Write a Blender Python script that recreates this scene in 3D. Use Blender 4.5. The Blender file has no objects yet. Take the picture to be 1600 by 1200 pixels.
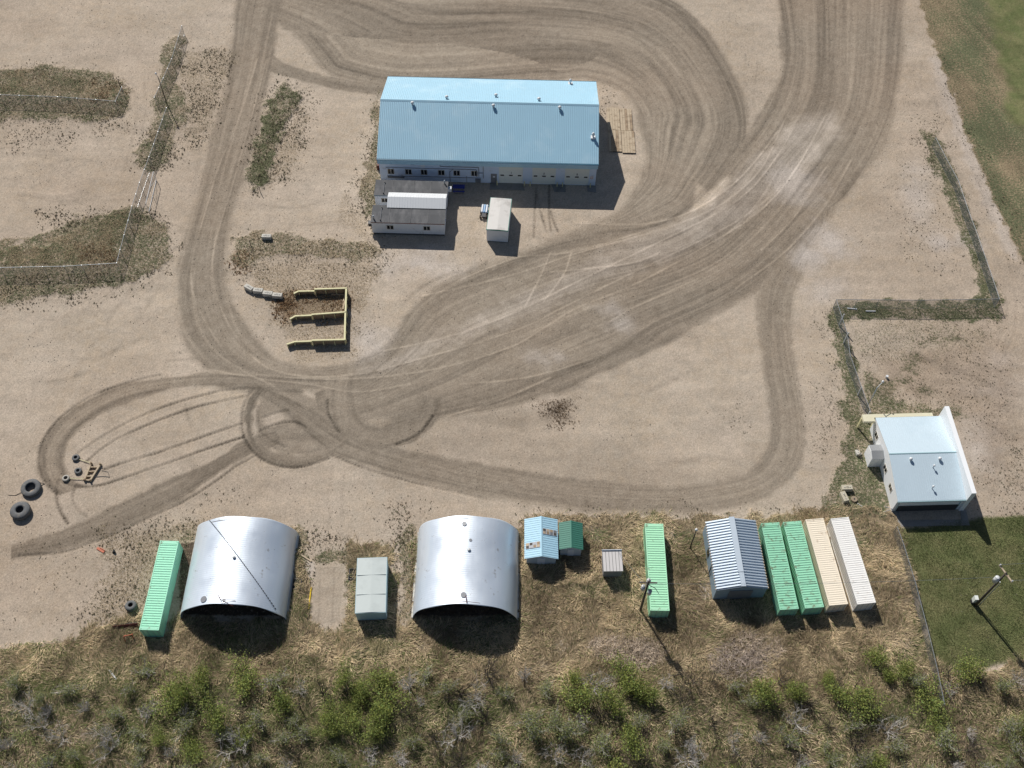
import bpy, bmesh, math, random
import numpy as np
from mathutils import Vector, Matrix
random.seed(7); rng = np.random.default_rng(11)
sc = bpy.context.scene
R_ = math.radians

# ---------------------------------------------------------------- camera
FPX, PITCH, ROLL, CAMH = 1665.918, R_(55.870650), R_(1.058982), 129.803
cF = Vector((0, math.cos(PITCH), -math.sin(PITCH))); cR0 = Vector((1, 0, 0)); cU0 = cR0.cross(cF)
cR = math.cos(ROLL)*cR0 + math.sin(ROLL)*cU0; cU = -math.sin(ROLL)*cR0 + math.cos(ROLL)*cU0
cam = bpy.data.cameras.new('camera'); camo = bpy.data.objects.new('camera', cam); sc.collection.objects.link(camo)
M = Matrix((cR, cU, -cF)).transposed().to_4x4(); M.translation = (0, 0, CAMH); camo.matrix_world = M
cam.sensor_width = 36; cam.lens = 36*FPX/1600; cam.clip_end = 9000; cam.clip_start = 0.5
sc.camera = camo
# ---------------------------------------------------------------- light
SUN_EL, SUN_AZ = R_(40.7), R_(-28.2)
w = bpy.data.worlds.new('World'); sc.world = w; w.use_nodes = True
nt = w.node_tree; bg = nt.nodes['Background']; sky = nt.nodes.new('ShaderNodeTexSky'); sky.sky_type = 'NISHITA'
sky.sun_disc = False; sky.sun_elevation = SUN_EL; sky.sun_rotation = SUN_AZ; sky.air_density = 1.0; sky.dust_density = 1.0
nt.links.new(sky.outputs[0], bg.inputs[0]); bg.inputs[1].default_value = 0.05
sl = bpy.data.lights.new('sun', 'SUN'); sl.energy = 4.5; sl.angle = R_(0.53); sl.color = (1, .955, .89)
so = bpy.data.objects.new('sun', sl); sc.collection.objects.link(so)
S = Vector((math.sin(SUN_AZ)*math.cos(SUN_EL), math.cos(SUN_AZ)*math.cos(SUN_EL), math.sin(SUN_EL)))
so.rotation_euler = S.to_track_quat('Z', 'Y').to_euler(); so.location = S*200
sc.view_settings.view_transform = 'Standard'; sc.view_settings.look = 'None'
sc.view_settings.gamma = 1; sc.view_settings.use_curve_mapping = False; sc.view_settings.exposure = 0.06
sc.render.engine = 'CYCLES'

def G(px, py, z=0.0):
    "point of the horizontal plane z that a surveyed picture position stands for"
    d = cF + cR*((px-800)/FPX) + cU*((600-py)/FPX)
    t = (z-CAMH)/d.z
    return Vector((d.x*t, d.y*t, z))
def Gn(a, z=0.0):
    a = np.asarray(a, float)
    f, r, u = np.array(cF), np.array(cR), np.array(cU)
    d = f + r*((a[:, 0:1]-800)/FPX) + u*((600-a[:, 1:2])/FPX)
    return d[:, :2]*((z-CAMH)/d[:, 2:3])

# ---------------------------------------------------------------- scene helpers
COL = sc.collection
def tag(o, label=None, cat=None, group=None, kind=None):
    if label: o['label'] = label
    if cat: o['category'] = cat
    if group: o['group'] = group
    if kind: o['kind'] = kind
    return o
def thing(name, label, cat, loc=(0, 0, 0), rz=0.0, group=None):
    o = bpy.data.objects.new(name, None); COL.objects.link(o); o.empty_display_size = .2
    o.location = loc; o.rotation_euler = (0, 0, rz)
    return tag(o, label, cat, group)
class MB:
    def __init__(s): s.v = []; s.f = []
    def add(s, vs, fs):
        n = len(s.v); s.v += [tuple(x) for x in vs]; s.f += [tuple(n+i for i in f) for f in fs]; return s
    def box(s, x0, x1, y0, y1, z0, z1):
        return s.add([(x0,y0,z0),(x1,y0,z0),(x1,y1,z0),(x0,y1,z0),(x0,y0,z1),(x1,y0,z1),(x1,y1,z1),(x0,y1,z1)],
                     [(3,2,1,0),(4,5,6,7),(0,1,5,4),(1,2,6,5),(2,3,7,6),(3,0,4,7)])
    def obox(s, c, d, L, W, z0, z1, taper=1.0):
        "box centred at c=(x,y), long axis d (angle)"
        ca, sa = math.cos(d), math.sin(d); P = []
        for z, k in ((z0, 1), (z1, taper)):
            for a, b in ((-1,-1),(1,-1),(1,1),(-1,1)):
                x, y = a*L/2*k, b*W/2*k; P.append((c[0]+x*ca-y*sa, c[1]+x*sa+y*ca, z))
        return s.add(P, [(3,2,1,0),(4,5,6,7),(0,1,5,4),(1,2,6,5),(2,3,7,6),(3,0,4,7)])
    def tube(s, a, b, r, r2=None, n=8, cap=True):
        a, b = Vector(a), Vector(b); r2 = r if r2 is None else r2
        d = (b-a).normalized(); u = d.orthogonal().normalized(); w_ = d.cross(u)
        P = []
        for c, rr in ((a, r), (b, r2)):
            for i in range(n):
                t = 2*math.pi*i/n; P.append(c + u*math.cos(t)*rr + w_*math.sin(t)*rr)
        F = [(i, (i+1) % n, n+(i+1) % n, n+i) for i in range(n)]
        if cap: F += [tuple(range(n-1, -1, -1)), tuple(range(n, 2*n))]
        return s.add(P, F)
    def path(s, pts, r, n=6):
        for a, b in zip(pts[:-1], pts[1:]): s.tube(a, b, r, n=n)
        return s
    def lathe(s, prof, n=24, c=(0, 0, 0), tilt=None):
        P = []; m = len(prof)
        for i in range(n):
            t = 2*math.pi*i/n
            for r, z in prof:
                p = Vector((r*math.cos(t), r*math.sin(t), z))
                if tilt: p = tilt @ p
                P.append(p + Vector(c))
        F = [(i*m+j, ((i+1) % n)*m+j, ((i+1) % n)*m+j+1, i*m+j+1) for i in range(n) for j in range(m-1)]
        return s.add(P, F)
    def build(s, name, mat, parent=None, smooth=False, bevel=0):
        me = bpy.data.meshes.new(name); me.from_pydata(s.v, [], s.f)
        for m in (mat if isinstance(mat, (list, tuple)) else [mat]): me.materials.append(m)
        if smooth: me.shade_smooth()
        o = bpy.data.objects.new(name, me); COL.objects.link(o)
        if parent: o.parent = parent
        if bevel:
            b = o.modifiers.new('bevel', 'BEVEL'); b.width = bevel; b.segments = 1
        return o
def dup(o, parent=None):
    c = o.copy(); COL.objects.link(c)
    if parent: c.parent = parent
    for ch in list(o.children): dup(ch, c)
    return c

# ---------------------------------------------------------------- materials
def srgb(r, g, b): return tuple((x/255/12.92 if x/255 <= .04045 else ((x/255+.055)/1.055)**2.4) for x in (r, g, b))
def mat(name, col, rough=.6, metal=0, var=.12, scale=1.5, dirt=None, dirt_amt=.0, dirt_scale=.6, bump=0, spec=.4, stretch=(1, 1, 1)):
    m = bpy.data.materials.new(name); m.use_nodes = True; n = m.node_tree.nodes; l = m.node_tree.links
    p = n['Principled BSDF']; p.inputs['Roughness'].default_value = rough; p.inputs['Metallic'].default_value = metal
    p.inputs['Specular IOR Level'].default_value = spec
    tc = n.new('ShaderNodeTexCoord'); mp = n.new('ShaderNodeMapping'); mp.inputs['Scale'].default_value = stretch
    l.new(tc.outputs['Object'], mp.inputs[0])
    nz = n.new('ShaderNodeTexNoise'); nz.inputs['Scale'].default_value = scale; nz.inputs['Detail'].default_value = 6
    nz.inputs['Roughness'].default_value = .65; l.new(mp.outputs[0], nz.inputs[0])
    a = tuple(max(0, c*(1-var*1.6)) for c in col)+(1,); b = tuple(min(1, c*(1+var*1.6)) for c in col)+(1,)
    mx = n.new('ShaderNodeMix'); mx.data_type = 'RGBA'; mx.inputs[6].default_value = a; mx.inputs[7].default_value = b
    l.new(nz.outputs[0], mx.inputs[0]); out = mx.outputs[2]
    if dirt:
        n2 = n.new('ShaderNodeTexNoise'); n2.inputs['Scale'].default_value = dirt_scale; n2.inputs['Detail'].default_value = 8
        n2.inputs['Roughness'].default_value = .7; l.new(mp.outputs[0], n2.inputs[0])
        mr = n.new('ShaderNodeMapRange'); mr.inputs[1].default_value = .60-dirt_amt*.25; mr.inputs[2].default_value = .74-dirt_amt*.2
        l.new(n2.outputs[0], mr.inputs[0])
        m2 = n.new('ShaderNodeMix'); m2.data_type = 'RGBA'; l.new(mr.outputs[0], m2.inputs[0]); l.new(out, m2.inputs[6])
        m2.inputs[7].default_value = tuple(dirt)+(1,); out = m2.outputs[2]
    l.new(out, p.inputs['Base Color'])
    if bump:
        bn = n.new('ShaderNodeBump'); bn.inputs['Strength'].default_value = 1; bn.inputs['Distance'].default_value = bump
        l.new(nz.outputs[0], bn.inputs['Height']); l.new(bn.outputs[0], p.inputs['Normal'])
    return m

# ================================================================ GROUND
XS = []
ys = [30.0]
while ys[-1] < 184: ys.append(ys[-1] + 0.105 + .00125*(ys[-1]-20))
ys = np.array(ys); NR = len(ys); NCOL = 1060
wy = 64.5 + (ys-32)*(104.0-61.5)/149.0
uu = np.linspace(-1, 1, NCOL)
X = (wy[:, None]*uu[None, :]); Y = np.repeat(ys[:, None], NCOL, 1)
PX = None
def vnoise(x, y, seed=0):
    r = np.random.default_rng(seed).random((256, 256)).astype(np.float32)
    xi = np.floor(x).astype(np.int64); yi = np.floor(y).astype(np.int64); fx = x-xi; fy = y-yi
    fx = fx*fx*(3-2*fx); fy = fy*fy*(3-2*fy); a = xi & 255; b = yi & 255; a1 = (xi+1) & 255; b1 = (yi+1) & 255
    return ((r[a, b]*(1-fx)+r[a1, b]*fx)*(1-fy) + (r[a, b1]*(1-fx)+r[a1, b1]*fx)*fy)*2-1
def fbm(x, y, seed=0, oct=4):
    s = 0; a = 1; t = 0
    for i in range(oct): s = s + a*vnoise(x*2**i+17.3*i, y*2**i+5.1*i, seed+i); t += a; a *= .55
    return s/t
def sm(a, b, x): t = np.clip((x-a)/(b-a), 0, 1); return t*t*(3-2*t)
def spl(pts, step=6):
    P = np.array(pts, float); Q = np.vstack([2*P[0]-P[1], P, 2*P[-1]-P[-2]]); out = []
    for i in range(1, len(Q)-2):
        n = max(2, int(np.hypot(*(Q[i+1]-Q[i]))/step)); t = np.linspace(0, 1, n, endpoint=False)[:, None]
        p0, p1, p2, p3 = Q[i-1], Q[i], Q[i+1], Q[i+2]
        out.append(.5*((2*p1)+(-p0+p2)*t+(2*p0-5*p1+4*p2-p3)*t**2+(-p0+3*p1-3*p2+p3)*t**3))
    out.append(P[-1:]); return np.vstack(out)
def dist(pts, hw, smooth=True, step=8):
    "distance, signed offset, arc length to a curve given in surveyed positions"
    W = Gn(spl(pts, step) if smooth else pts)
    D = np.full(X.shape, 1e3, np.float32); U_ = np.zeros(X.shape, np.float32); S_ = np.zeros(X.shape, np.float32); s0 = 0
    for a, b in zip(W[:-1], W[1:]):
        L = float(np.hypot(*(b-a)))
        if L < 1e-6: continue
        lo = np.minimum(a, b)-hw; hi = np.maximum(a, b)+hw
        j0, j1 = np.searchsorted(ys, lo[1]), np.searchsorted(ys, hi[1])
        if j1 <= j0: s0 += L; continue
        wa, wb = wy[j0], wy[j1-1]
        ul = min(lo[0]/wa, lo[0]/wb); uh = max(hi[0]/wa, hi[0]/wb)
        i0 = max(0, int((ul+1)/2*(NCOL-1))); i1 = min(NCOL, int((uh+1)/2*(NCOL-1))+2)
        if i1 <= i0: s0 += L; continue
        x = X[j0:j1, i0:i1]-a[0]; y = Y[j0:j1, i0:i1]-a[1]; d = (b-a)/L
        t = np.clip(x*d[0]+y*d[1], 0, L); ex = x-t*d[0]; ey = y-t*d[1]; r = np.hypot(ex, ey)
        sg = np.sign(d[0]*y-d[1]*x); Dv = D[j0:j1, i0:i1]; k = r < Dv
        Dv[k] = r[k]; U_[j0:j1, i0:i1][k] = (r*sg)[k]; S_[j0:j1, i0:i1][k] = (s0+t)[k]
        s0 += L
    return D, U_, S_
def inside(W):
    "parity fill of a closed world polygon on the grid"
    m = np.zeros(X.shape, bool); a = W; b = np.roll(W, -1, 0)
    for j in range(max(0, np.searchsorted(ys, W[:, 1].min())), min(NR, np.searchsorted(ys, W[:, 1].max()))):
        y = ys[j]; k = (a[:, 1] > y) != (b[:, 1] > y)
        if not k.any(): continue
        xs = np.sort(a[k, 0]+(y-a[k, 1])*(b[k, 0]-a[k, 0])/(b[k, 1]-a[k, 1]))
        ii = np.clip(((xs/wy[j]+1)/2*(NCOL-1)), -1, NCOL)
        for p, q in zip(ii[0::2], ii[1::2]): m[j, int(math.ceil(max(p, 0))):int(q)+1] = True
    return m
def region(pts, soft=1.0, rag=1.0, smooth=True, seed=0, sc_=.6):
    "soft-edged, ragged area mask 0..1"
    c = list(pts)+[pts[0]]; P = spl(c, 10) if smooth else np.array(c, float)
    ins = inside(Gn(P[:-1])); D = dist(P, soft+rag+.5, smooth=False)[0]
    sd = np.where(ins, D, -D); sd = sd + rag*fbm(X*sc_, Y*sc_, seed+3, 4)*1.3
    return sm(-soft, soft, sd)
grav = np.zeros(X.shape, np.float32); tone = np.zeros_like(grav); green = np.zeros_like(grav); dry = np.zeros_like(grav)
lawn = np.zeros_like(grav); alk = np.zeros_like(grav); red = np.zeros_like(grav); mud_shade = np.zeros_like(grav); Z = np.zeros_like(grav)
def streaks(u, s, seed, amp=1.0):
    return 1.25*amp*(.55*vnoise(u/.75, s/26, seed)+.5*vnoise(u/.33, s/17, seed+1)+.7*vnoise(u/2.3, s/40, seed+2)+.5*vnoise(u/.19, s/9, seed+3))
def flow(L, Rr, width, seed, amp=.5, edge=None, dens=.96, rim=.25, soft=None):
    "gravel swath between two edge curves: streaks of graded gravel run along it"
    edge = min(.9, .11*width); soft = min(.5, .09*width)
    global grav, tone
    Pl = spl(L, 8); Pr = spl(Rr, 8); W = Gn(np.vstack([Pl, Pr[::-1]])); ins = inside(W)
    dl, _, s = dist(Pl, 22, smooth=False); dr = dist(Pr, 22, smooth=False)[0]
    dl = np.minimum(dl, 22); dr = np.minimum(dr, 22); u = dl/(dl+dr+1e-6)*width
    e = np.minimum(dl, dr); sd = np.where(ins, e, -e)+.22*vnoise(X*.9, Y*.9, seed+9)+.5*vnoise(s/9, u*0+3, seed+8)
    m = sm(-soft, edge, sd)*dens
    uu_ = u + .5*vnoise(s/14, u/9, seed+5)
    st = streaks(uu_, s, seed)*m*amp
    tone[:] = tone*(1-m*.75)+st - rim*.6*np.exp(-((sd-.7)/.6)**2)*m*(.6+.6*vnoise(s/6, u*0, seed+4))
    grav[:] = np.maximum(grav, m)
def line(pts, wd, amt, hw=None, brk=.35, seed=0, g=0.0, z=0.0, lug=False):
    d, u, s = dist(pts, wd*3)
    k = np.exp(-(d/wd)**2)*(1-brk+brk*1.6*vnoise(s/3.1, u*0+seed, seed))
    if lug: k = k*(.92+.16*np.sign(np.sin(s*2*math.pi/.5+np.abs(u)*6)))
    if lug: k = k*(.62+.76*rng.random(X.shape))
    tone[:] += amt*k
    if g: grav[:] = np.maximum(grav, np.clip(k*g, 0, 1))
    if z: Z[:] += z*np.exp(-(d/wd)**2) - z*.6*np.exp(-((d-wd*1.7)/(wd*.7))**2)

# broad soft variation of the bare dirt
tone += .24*fbm(X/14, Y/14, 40, 4)+.30*fbm(X/4, Y/2.6, 45, 4)+.22*fbm(X/9, Y/1.2, 46, 3)
# faint criss-cross vehicle traces on the pale yard
r2 = random.Random(5)
for i in range(26):
    x, y = r2.uniform(0, 420), r2.uniform(460, 600); a = r2.choice([-.12, -.5, .1, -.9])+r2.uniform(-.15, .15); L = r2.uniform(60, 200)
    x2, y2 = x+L*math.cos(a), y-L*math.sin(-a)
    line([(x, y), ((x+x2)/2, (y+y2)/2+r2.uniform(-9, 9)), (x2, y2)], r2.uniform(.18, .5), r2.choice([-.5, -.34, .3]), seed=i)
for i in range(16):
    x, y = r2.uniform(900, 1180), r2.uniform(560, 730); L = r2.uniform(40, 150); a = r2.uniform(-.5, .2)
    line([(x, y), (x+L/2*math.cos(a), y+L/2*math.sin(a)+r2.uniform(-8, 8)), (x+L*math.cos(a), y+L*math.sin(a))], r2.uniform(.2, .6), r2.choice([-.26, .24]), seed=i+60)
for i in range(14):
    x, y = r2.uniform(0, 170), r2.uniform(200, 350); L = r2.uniform(60, 160)
    line([(x, y), (x+L/2, y+r2.uniform(-10, 10)), (x+L, y+r2.uniform(-14, 14))], r2.uniform(.2, .45), r2.choice([-.34, .22]), seed=i+90)
for i in range(18):
    x, y = r2.uniform(1330, 1500), r2.uniform(520, 700); L = r2.uniform(50, 130); a = r2.uniform(.1, .9)
    line([(x, y), (x+L/2*math.cos(a)+8, y+L/2*math.sin(a)-8), (x+L*math.cos(a), y+L*math.sin(a))], r2.uniform(.2, .5), r2.choice([-.34, .28]), seed=i+120)
# curving combed sand right of the fork
for i in range(9):
    line([(1130+i*9, 350-i*6), (1160+i*9, 325-i*7), (1180+i*8, 295-i*6)], .16, -.45, seed=i+200)
line([(1120, 505), (1138, 540), (1140, 570), (1125, 600), (1100, 615)], .3, -.22, seed=3)
line([(900, 622), (960, 622), (1020, 610), (1060, 590)], .3, -.2, seed=4)
line([(820, 673), (900, 668), (1000, 670)], .25, -.2, seed=5)

# ---- gravel swaths
flow([(370, -70), (540, -62), (740, -50), (920, -36), (1040, -8), (1105, 42), (1136, 92), (1153, 128), (1168, 165), (1172, 200), (1163, 232), (1135, 275), (1110, 300), (1082, 330), (1040, 345), (960, 365), (880, 385)],
     [(395, 20), (450, 50), (486, 88), (508, 114), (548, 128), (610, 140), (700, 140), (850, 128), (925, 130), (965, 142), (990, 170), (1001, 215), (1003, 262), (990, 298), (960, 332), (900, 358), (850, 375)], 16, 21, amp=.7, rim=.3)
flow([(425, 80), (450, 100), (500, 116), (560, 128), (620, 134)], [(418, 112), (450, 120), (500, 134), (560, 145), (620, 150)], 2.5, 25, amp=.5, rim=.3)
flow([(372, -40), (362, 20), (356, 92), (345, 150), (326, 230), (306, 300), (290, 350), (277, 400), (270, 440), (272, 480), (280, 520), (295, 550), (318, 574), (350, 592), (400, 606), (480, 614), (560, 612), (640, 600), (720, 585), (800, 560)],
     [(462, -40), (445, 20), (430, 92), (418, 150), (404, 205), (388, 260), (375, 310), (362, 360), (358, 400), (361, 440), (372, 480), (390, 513), (415, 543), (450, 562), (500, 570), (545, 563), (585, 545), (612, 520), (632, 485), (680, 448), (760, 410)], 9, 31, amp=.55, rim=.3)
flow([(1196, -70), (1208, -10), (1216, 40), (1219, 92), (1207, 142), (1184, 182), (1156, 216), (1136, 242), (1104, 288), (1066, 322), (1020, 344), (950, 356), (880, 372), (810, 393), (740, 420), (685, 446), (645, 478), (622, 512), (596, 548), (550, 585), (490, 610)],
     [(1420, -30), (1415, 30), (1412, 92), (1404, 165), (1384, 222), (1350, 278), (1310, 330), (1276, 368), (1235, 412), (1190, 455), (1130, 492), (1050, 532), (960, 575), (885, 610), (800, 640), (720, 655), (640, 668), (580, 682), (510, 690)], 20, 51, amp=.6, rim=.28)
flow([(1262, 352), (1215, 405), (1190, 440), (1182, 500), (1188, 545), (1195, 600), (1201, 650), (1200, 690), (1184, 724), (1150, 744), (1080, 755), (1000, 757), (900, 750), (820, 738), (740, 724), (680, 712), (640, 703), (595, 688), (550, 664), (500, 634), (450, 615), (400, 598), (345, 583)],
     [(1330, 300), (1295, 355), (1264, 403), (1244, 450), (1237, 490), (1240, 540), (1249, 600), (1257, 660), (1256, 705), (1243, 738), (1220, 764), (1180, 785), (1130, 797), (1060, 805), (960, 802), (880, 794), (800, 782), (740, 771), (680, 757), (620, 742), (570, 727), (520, 710), (480, 682), (445, 652), (415, 628), (385, 612), (335, 606)], 6.5, 71, amp=.5, rim=.4)
flow([(470, 592), (400, 584), (330, 580), (255, 588), (190, 603), (130, 630), (90, 660), (68, 692), (61, 722), (68, 752), (88, 775)],
     [(470, 612), (400, 608), (330, 604), (262, 612), (200, 626), (152, 648), (117, 675), (100, 700), (97, 722), (107, 745), (135, 760)], 3.4, 91, amp=.5, rim=.8)
flow([(18, 850), (80, 832), (130, 813), (180, 790), (232, 765), (290, 736), (340, 711), (390, 686), (430, 672)],
     [(18, 877), (100, 860), (170, 836), (222, 812), (282, 783), (330, 752), (382, 716), (405, 704), (440, 690)], 3.2, 101, amp=.55, rim=.5)
ring1o = [(402, 600), (388, 618), (380, 640), (379, 662), (384, 688), (398, 710), (418, 724), (445, 731), (475, 730), (505, 721), (530, 706), (545, 690)]
ring1i = [(420, 612), (404, 632), (398, 655), (402, 680), (418, 698), (445, 708), (475, 709), (505, 702), (528, 690), (545, 676)]
flow(ring1o, ring1i, 3, 111, amp=.55, rim=.9)
flow([(515, 585), (510, 612), (512, 640), (522, 665), (545, 686), (580, 698), (620, 695), (655, 680), (678, 655), (688, 625)],
     [(556, 588), (554, 612), (560, 638), (572, 658), (600, 668), (630, 662), (650, 645), (660, 618)], 3, 121, amp=.45, rim=.4)
k = region([(405, 625), (450, 610), (530, 640), (560, 670), (530, 700), (470, 710), (415, 695), (400, 660)], .4, .3, seed=5)
grav = np.maximum(grav, k*.8); tone -= .12*k
k = region([(560, 605), (660, 600), (700, 640), (640, 668), (585, 665)], .6, .3, seed=6); grav = np.maximum(grav, k*.85); tone -= .1*k
k = region([(410, 652), (428, 645), (446, 650), (430, 664), (412, 664)], .4, .2, seed=7); grav *= 1-.8*k; tone += .2*k
k = region([(575, 656), (600, 653), (612, 658), (600, 664), (580, 663)], .5, .2, seed=8); grav *= 1-.6*k; tone += .22*k
k = region([(445, 684), (470, 678), (500, 684), (470, 690)], .3, .3, seed=9); tone -= .35*k
k = region([(672, 655), (780, 640), (840, 640), (900, 618), (840, 668), (740, 662)], .9, .6, seed=12); grav = np.maximum(grav, k*.55)
# faint gravel haze over the inner field's edges
k = region([(560, 690), (700, 665), (900, 690), (1100, 735), (1190, 720), (1160, 760), (900, 755), (700, 720)], 2.0, 1.2, seed=13); grav = np.maximum(grav, k*.35)

# dusty light strip worn along the diagonal
k = region([(1300, 175), (1312, 205), (1262, 265), (1180, 330), (1080, 388), (900, 455), (800, 500), (690, 545), (610, 575), (560, 578), (700, 520), (860, 440), (960, 385), (1060, 345), (1120, 300), (1180, 245), (1230, 195)], 1.6, 1.2, seed=15)
k = k*(.7+.4*fbm(X/3,Y/3,151,3)); tone += .85*k; alk = np.maximum(alk, .30*k)
k = region([(1078, 330), (1090, 285), (1105, 300), (1140, 275), (1110, 320)], .5, .3, seed=16); grav *= 1-.75*k; tone += .2*k
k = region([(1160, 95), (1200, 92), (1215, 110), (1200, 150), (1182, 180), (1168, 150)], .5, .3, seed=17); grav *= 1-.9*k

# light wheel lines
W_ = [[(1215, 205), (1180, 252), (1140, 292), (1088, 326), (1040, 344), (980, 351), (900, 348)],
 [(1240, 200), (1210, 250), (1170, 298), (1120, 333), (1050, 368), (980, 402), (900, 441), (800, 490), (700, 526), (600, 548)],
 [(1225, 190), (1190, 262), (1140, 310), (1085, 340), (1010, 365), (900, 396), (830, 420), (760, 440), (660, 462)],
 [(1290, 180), (1272, 215), (1240, 268), (1200, 310), (1140, 352), (1060, 392), (960, 440), (880, 480), (820, 510), (740, 537), (650, 562), (560, 584), (450, 590), (330, 582)],
 [(1262, 235), (1225, 290), (1180, 335), (1110, 380), (1000, 440), (900, 482), (850, 512), (800, 541), (700, 572), (600, 588), (500, 592), (400, 585)],
 [(835, 395), (785, 410), (740, 428), (690, 452)], [(1098, 432), (980, 486), (930, 520), (878, 548)],
 [(925, 560), (860, 581), (800, 593), (720, 600)], [(1010, 360), (900, 392), (800, 402)],
 [(860, 425), (980, 412), (1030, 395)], [(1290, 262), (1240, 340), (1190, 390)], [(1330, 250), (1290, 320), (1230, 390), (1150, 450)],
 [(402, 92), (375, 180), (342, 260), (321, 330), (302, 400), (300, 450), (320, 500), (350, 548), (380, 580), (425, 602), (480, 640)],
 [(417, 92), (388, 200), (360, 300), (336, 380), (333, 430), (345, 480), (372, 530), (410, 570), (460, 586), (540, 590)],
 [(640, 600), (560, 612), (480, 600), (410, 592), (330, 578)], [(700, 650), (780, 625), (860, 590)],
 [(860, 395), (845, 430), (820, 480)], [(893, 395), (880, 430), (850, 470)]]
for i, p in enumerate(W_): line(p, .15, 1.35, brk=.3, seed=300+i); line([(a+1.5, b+2.5) for a, b in p], .16, -.45, seed=330+i)
# darker combed streaks and smudges
for i, (p, wd, am) in enumerate([([(1262, 275), (1205, 330), (1140, 380), (1080, 420), (1000, 468), (930, 522), (860, 552), (800, 590)], .8, -.3),
 ([(1318, 300), (1260, 350), (1200, 400), (1140, 440)], .7, -.28), ([(1345, 260), (1310, 310), (1255, 370), (1200, 430), (1180, 455)], .45, -.35),
 ([(1092, 185), (1101, 220), (1100, 262), (1088, 292)], 1.3, -.5), ([(1118, 225), (1122, 255), (1116, 285), (1106, 300)], .8, -.4),
 ([(1084, 275), (1070, 310), (1052, 335)], 1.0, -.4), ([(1276, 272), (1258, 290), (1240, 305)], 1.5, -.35),
 ([(1325, 100), (1320, 160), (1300, 220), (1275, 262)], .7, -.25), ([(1150, 495), (1060, 525), (960, 575), (880, 612)], .6, -.3),
 ([(1190, 165), (1172, 225), (1140, 290)], .9, -.25), ([(620, 515), (622, 495), (631, 474), (654, 452), (690, 432), (720, 424)], .35, -.55),
 ([(628, 538), (624, 520), (622, 505)], .3, -.5), ([(712, 480), (725, 472), (742, 464)], .35, -.6), ([(820, 415), (850, 405), (875, 398)], .4, -.3),
 ([(440, 580), (500, 583), (560, 572), (600, 552)], .5, -.35), ([(450, 566), (510, 575), (560, 566), (610, 535)], .35, -.4),
 ([(280, 500), (300, 545), (330, 575)], .8, -.3), ([(340, 140), (318, 220), (300, 300), (283, 360)], .5, -.45), ([(398, 230), (378, 300), (366, 350)], .5, -.3),
 ([(1012, 190), (1014, 240), (1004, 300), (975, 345)], .5, -.4), ([(1035, 150), (1048, 200), (1045, 260), (1030, 310)], .4, -.35),
 ([(1060, 140), (1075, 190), (1078, 240)], .35, -.3), ([(600, 108), (700, 98), (820, 100), (920, 108), (980, 130), (1010, 165)], .5, -.3),
 ([(500, 95), (560, 112), (640, 118)], .35, -.35), ([(430, 100), (520, 130), (600, 143)], 1.4, -.4),
 ([(1225, 480), (1218, 540), (1226, 600), (1234, 660), (1232, 705), (1215, 742), (1170, 768)], .5, -.3), ([(1210, 470), (1200, 520)], .5, -.4)]):
    line(p, wd, am, brk=.5, seed=400+i)
k = region([(845, 632), (885, 630), (892, 645), (888, 658), (852, 658), (846, 645), (862, 640)], 1.1, 1.4, seed=18, sc_=.9); mud_shade = np.maximum(mud_shade, k*.6)
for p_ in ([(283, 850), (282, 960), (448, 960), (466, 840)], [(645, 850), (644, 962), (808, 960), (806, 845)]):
    mud_shade = np.maximum(mud_shade, 3*region(p_, .3, .2, smooth=False))  # interior shade of both quonsets painted into their floors in the dark soil colour
for i, (a, b, c, d) in enumerate([(760, 1035, 14, 1), (835, 560, 12, 6), (878, 560, 10, 5), (958, 485, 16, 8), (966, 505, 14, 7), (1268, 400, 26, 16), (1300, 378, 34, 14), (1480, 378, 40, 14), (662, 412, 48, 9), (1560, 612, 40, 16), (1570, 565, 22, 12), (1240, 280, 40, 30), (1535, 700, 20, 40), (1290, 450, 30, 12), (1430, 300, 20, 40), (1475, 130, 8, 40), (570, 540, 26, 26)]):
    if i == 0: continue
    q = region([(a-c, b), (a-c*.4, b-d), (a+c*.5, b-d*.8), (a+c, b), (a+c*.4, b+d), (a-c*.5, b+d*.8)], 1.6+c*.05, 1.0+c*.05, seed=500+i, sc_=.35)
    alk = np.maximum(alk, q*(.85 if i in (5, 6, 7, 8) else .6))
line([(400, 603), (330, 599), (262, 607), (200, 620), (148, 641), (112, 669), (91, 702), (92, 728), (108, 752)], .55, -.55, brk=.4, seed=808)
line([(240, 775), (270, 758), (300, 744)], .3, .6, brk=.4, seed=809); line([(430, 700), (460, 708), (500, 702)], .3, -.5, seed=810)
for p_, a_ in (([(290, 632), (294, 655), (303, 678), (322, 700)], -.5), ([(168, 640), (176, 662), (182, 680)], -.3), ([(215, 690), (270, 682), (330, 668)], -.25), ([(195, 612), (197, 640)], -.25), ([(0, 622), (60, 600), (130, 585)], -.35), ([(0, 560), (40, 562), (70, 556)], -.3), ([(60, 540), (110, 520), (180, 505), (230, 500)], -.45), ([(110, 505), (190, 503), (240, 502)], -.25), ([(140, 540), (180, 515), (220, 497)], -.35), ([(0, 502), (80, 500), (120, 501)], -.25), ([(220, 545), (260, 530), (300, 520)], -.25)):
    line(p_, .2, a_, seed=811)
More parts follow.
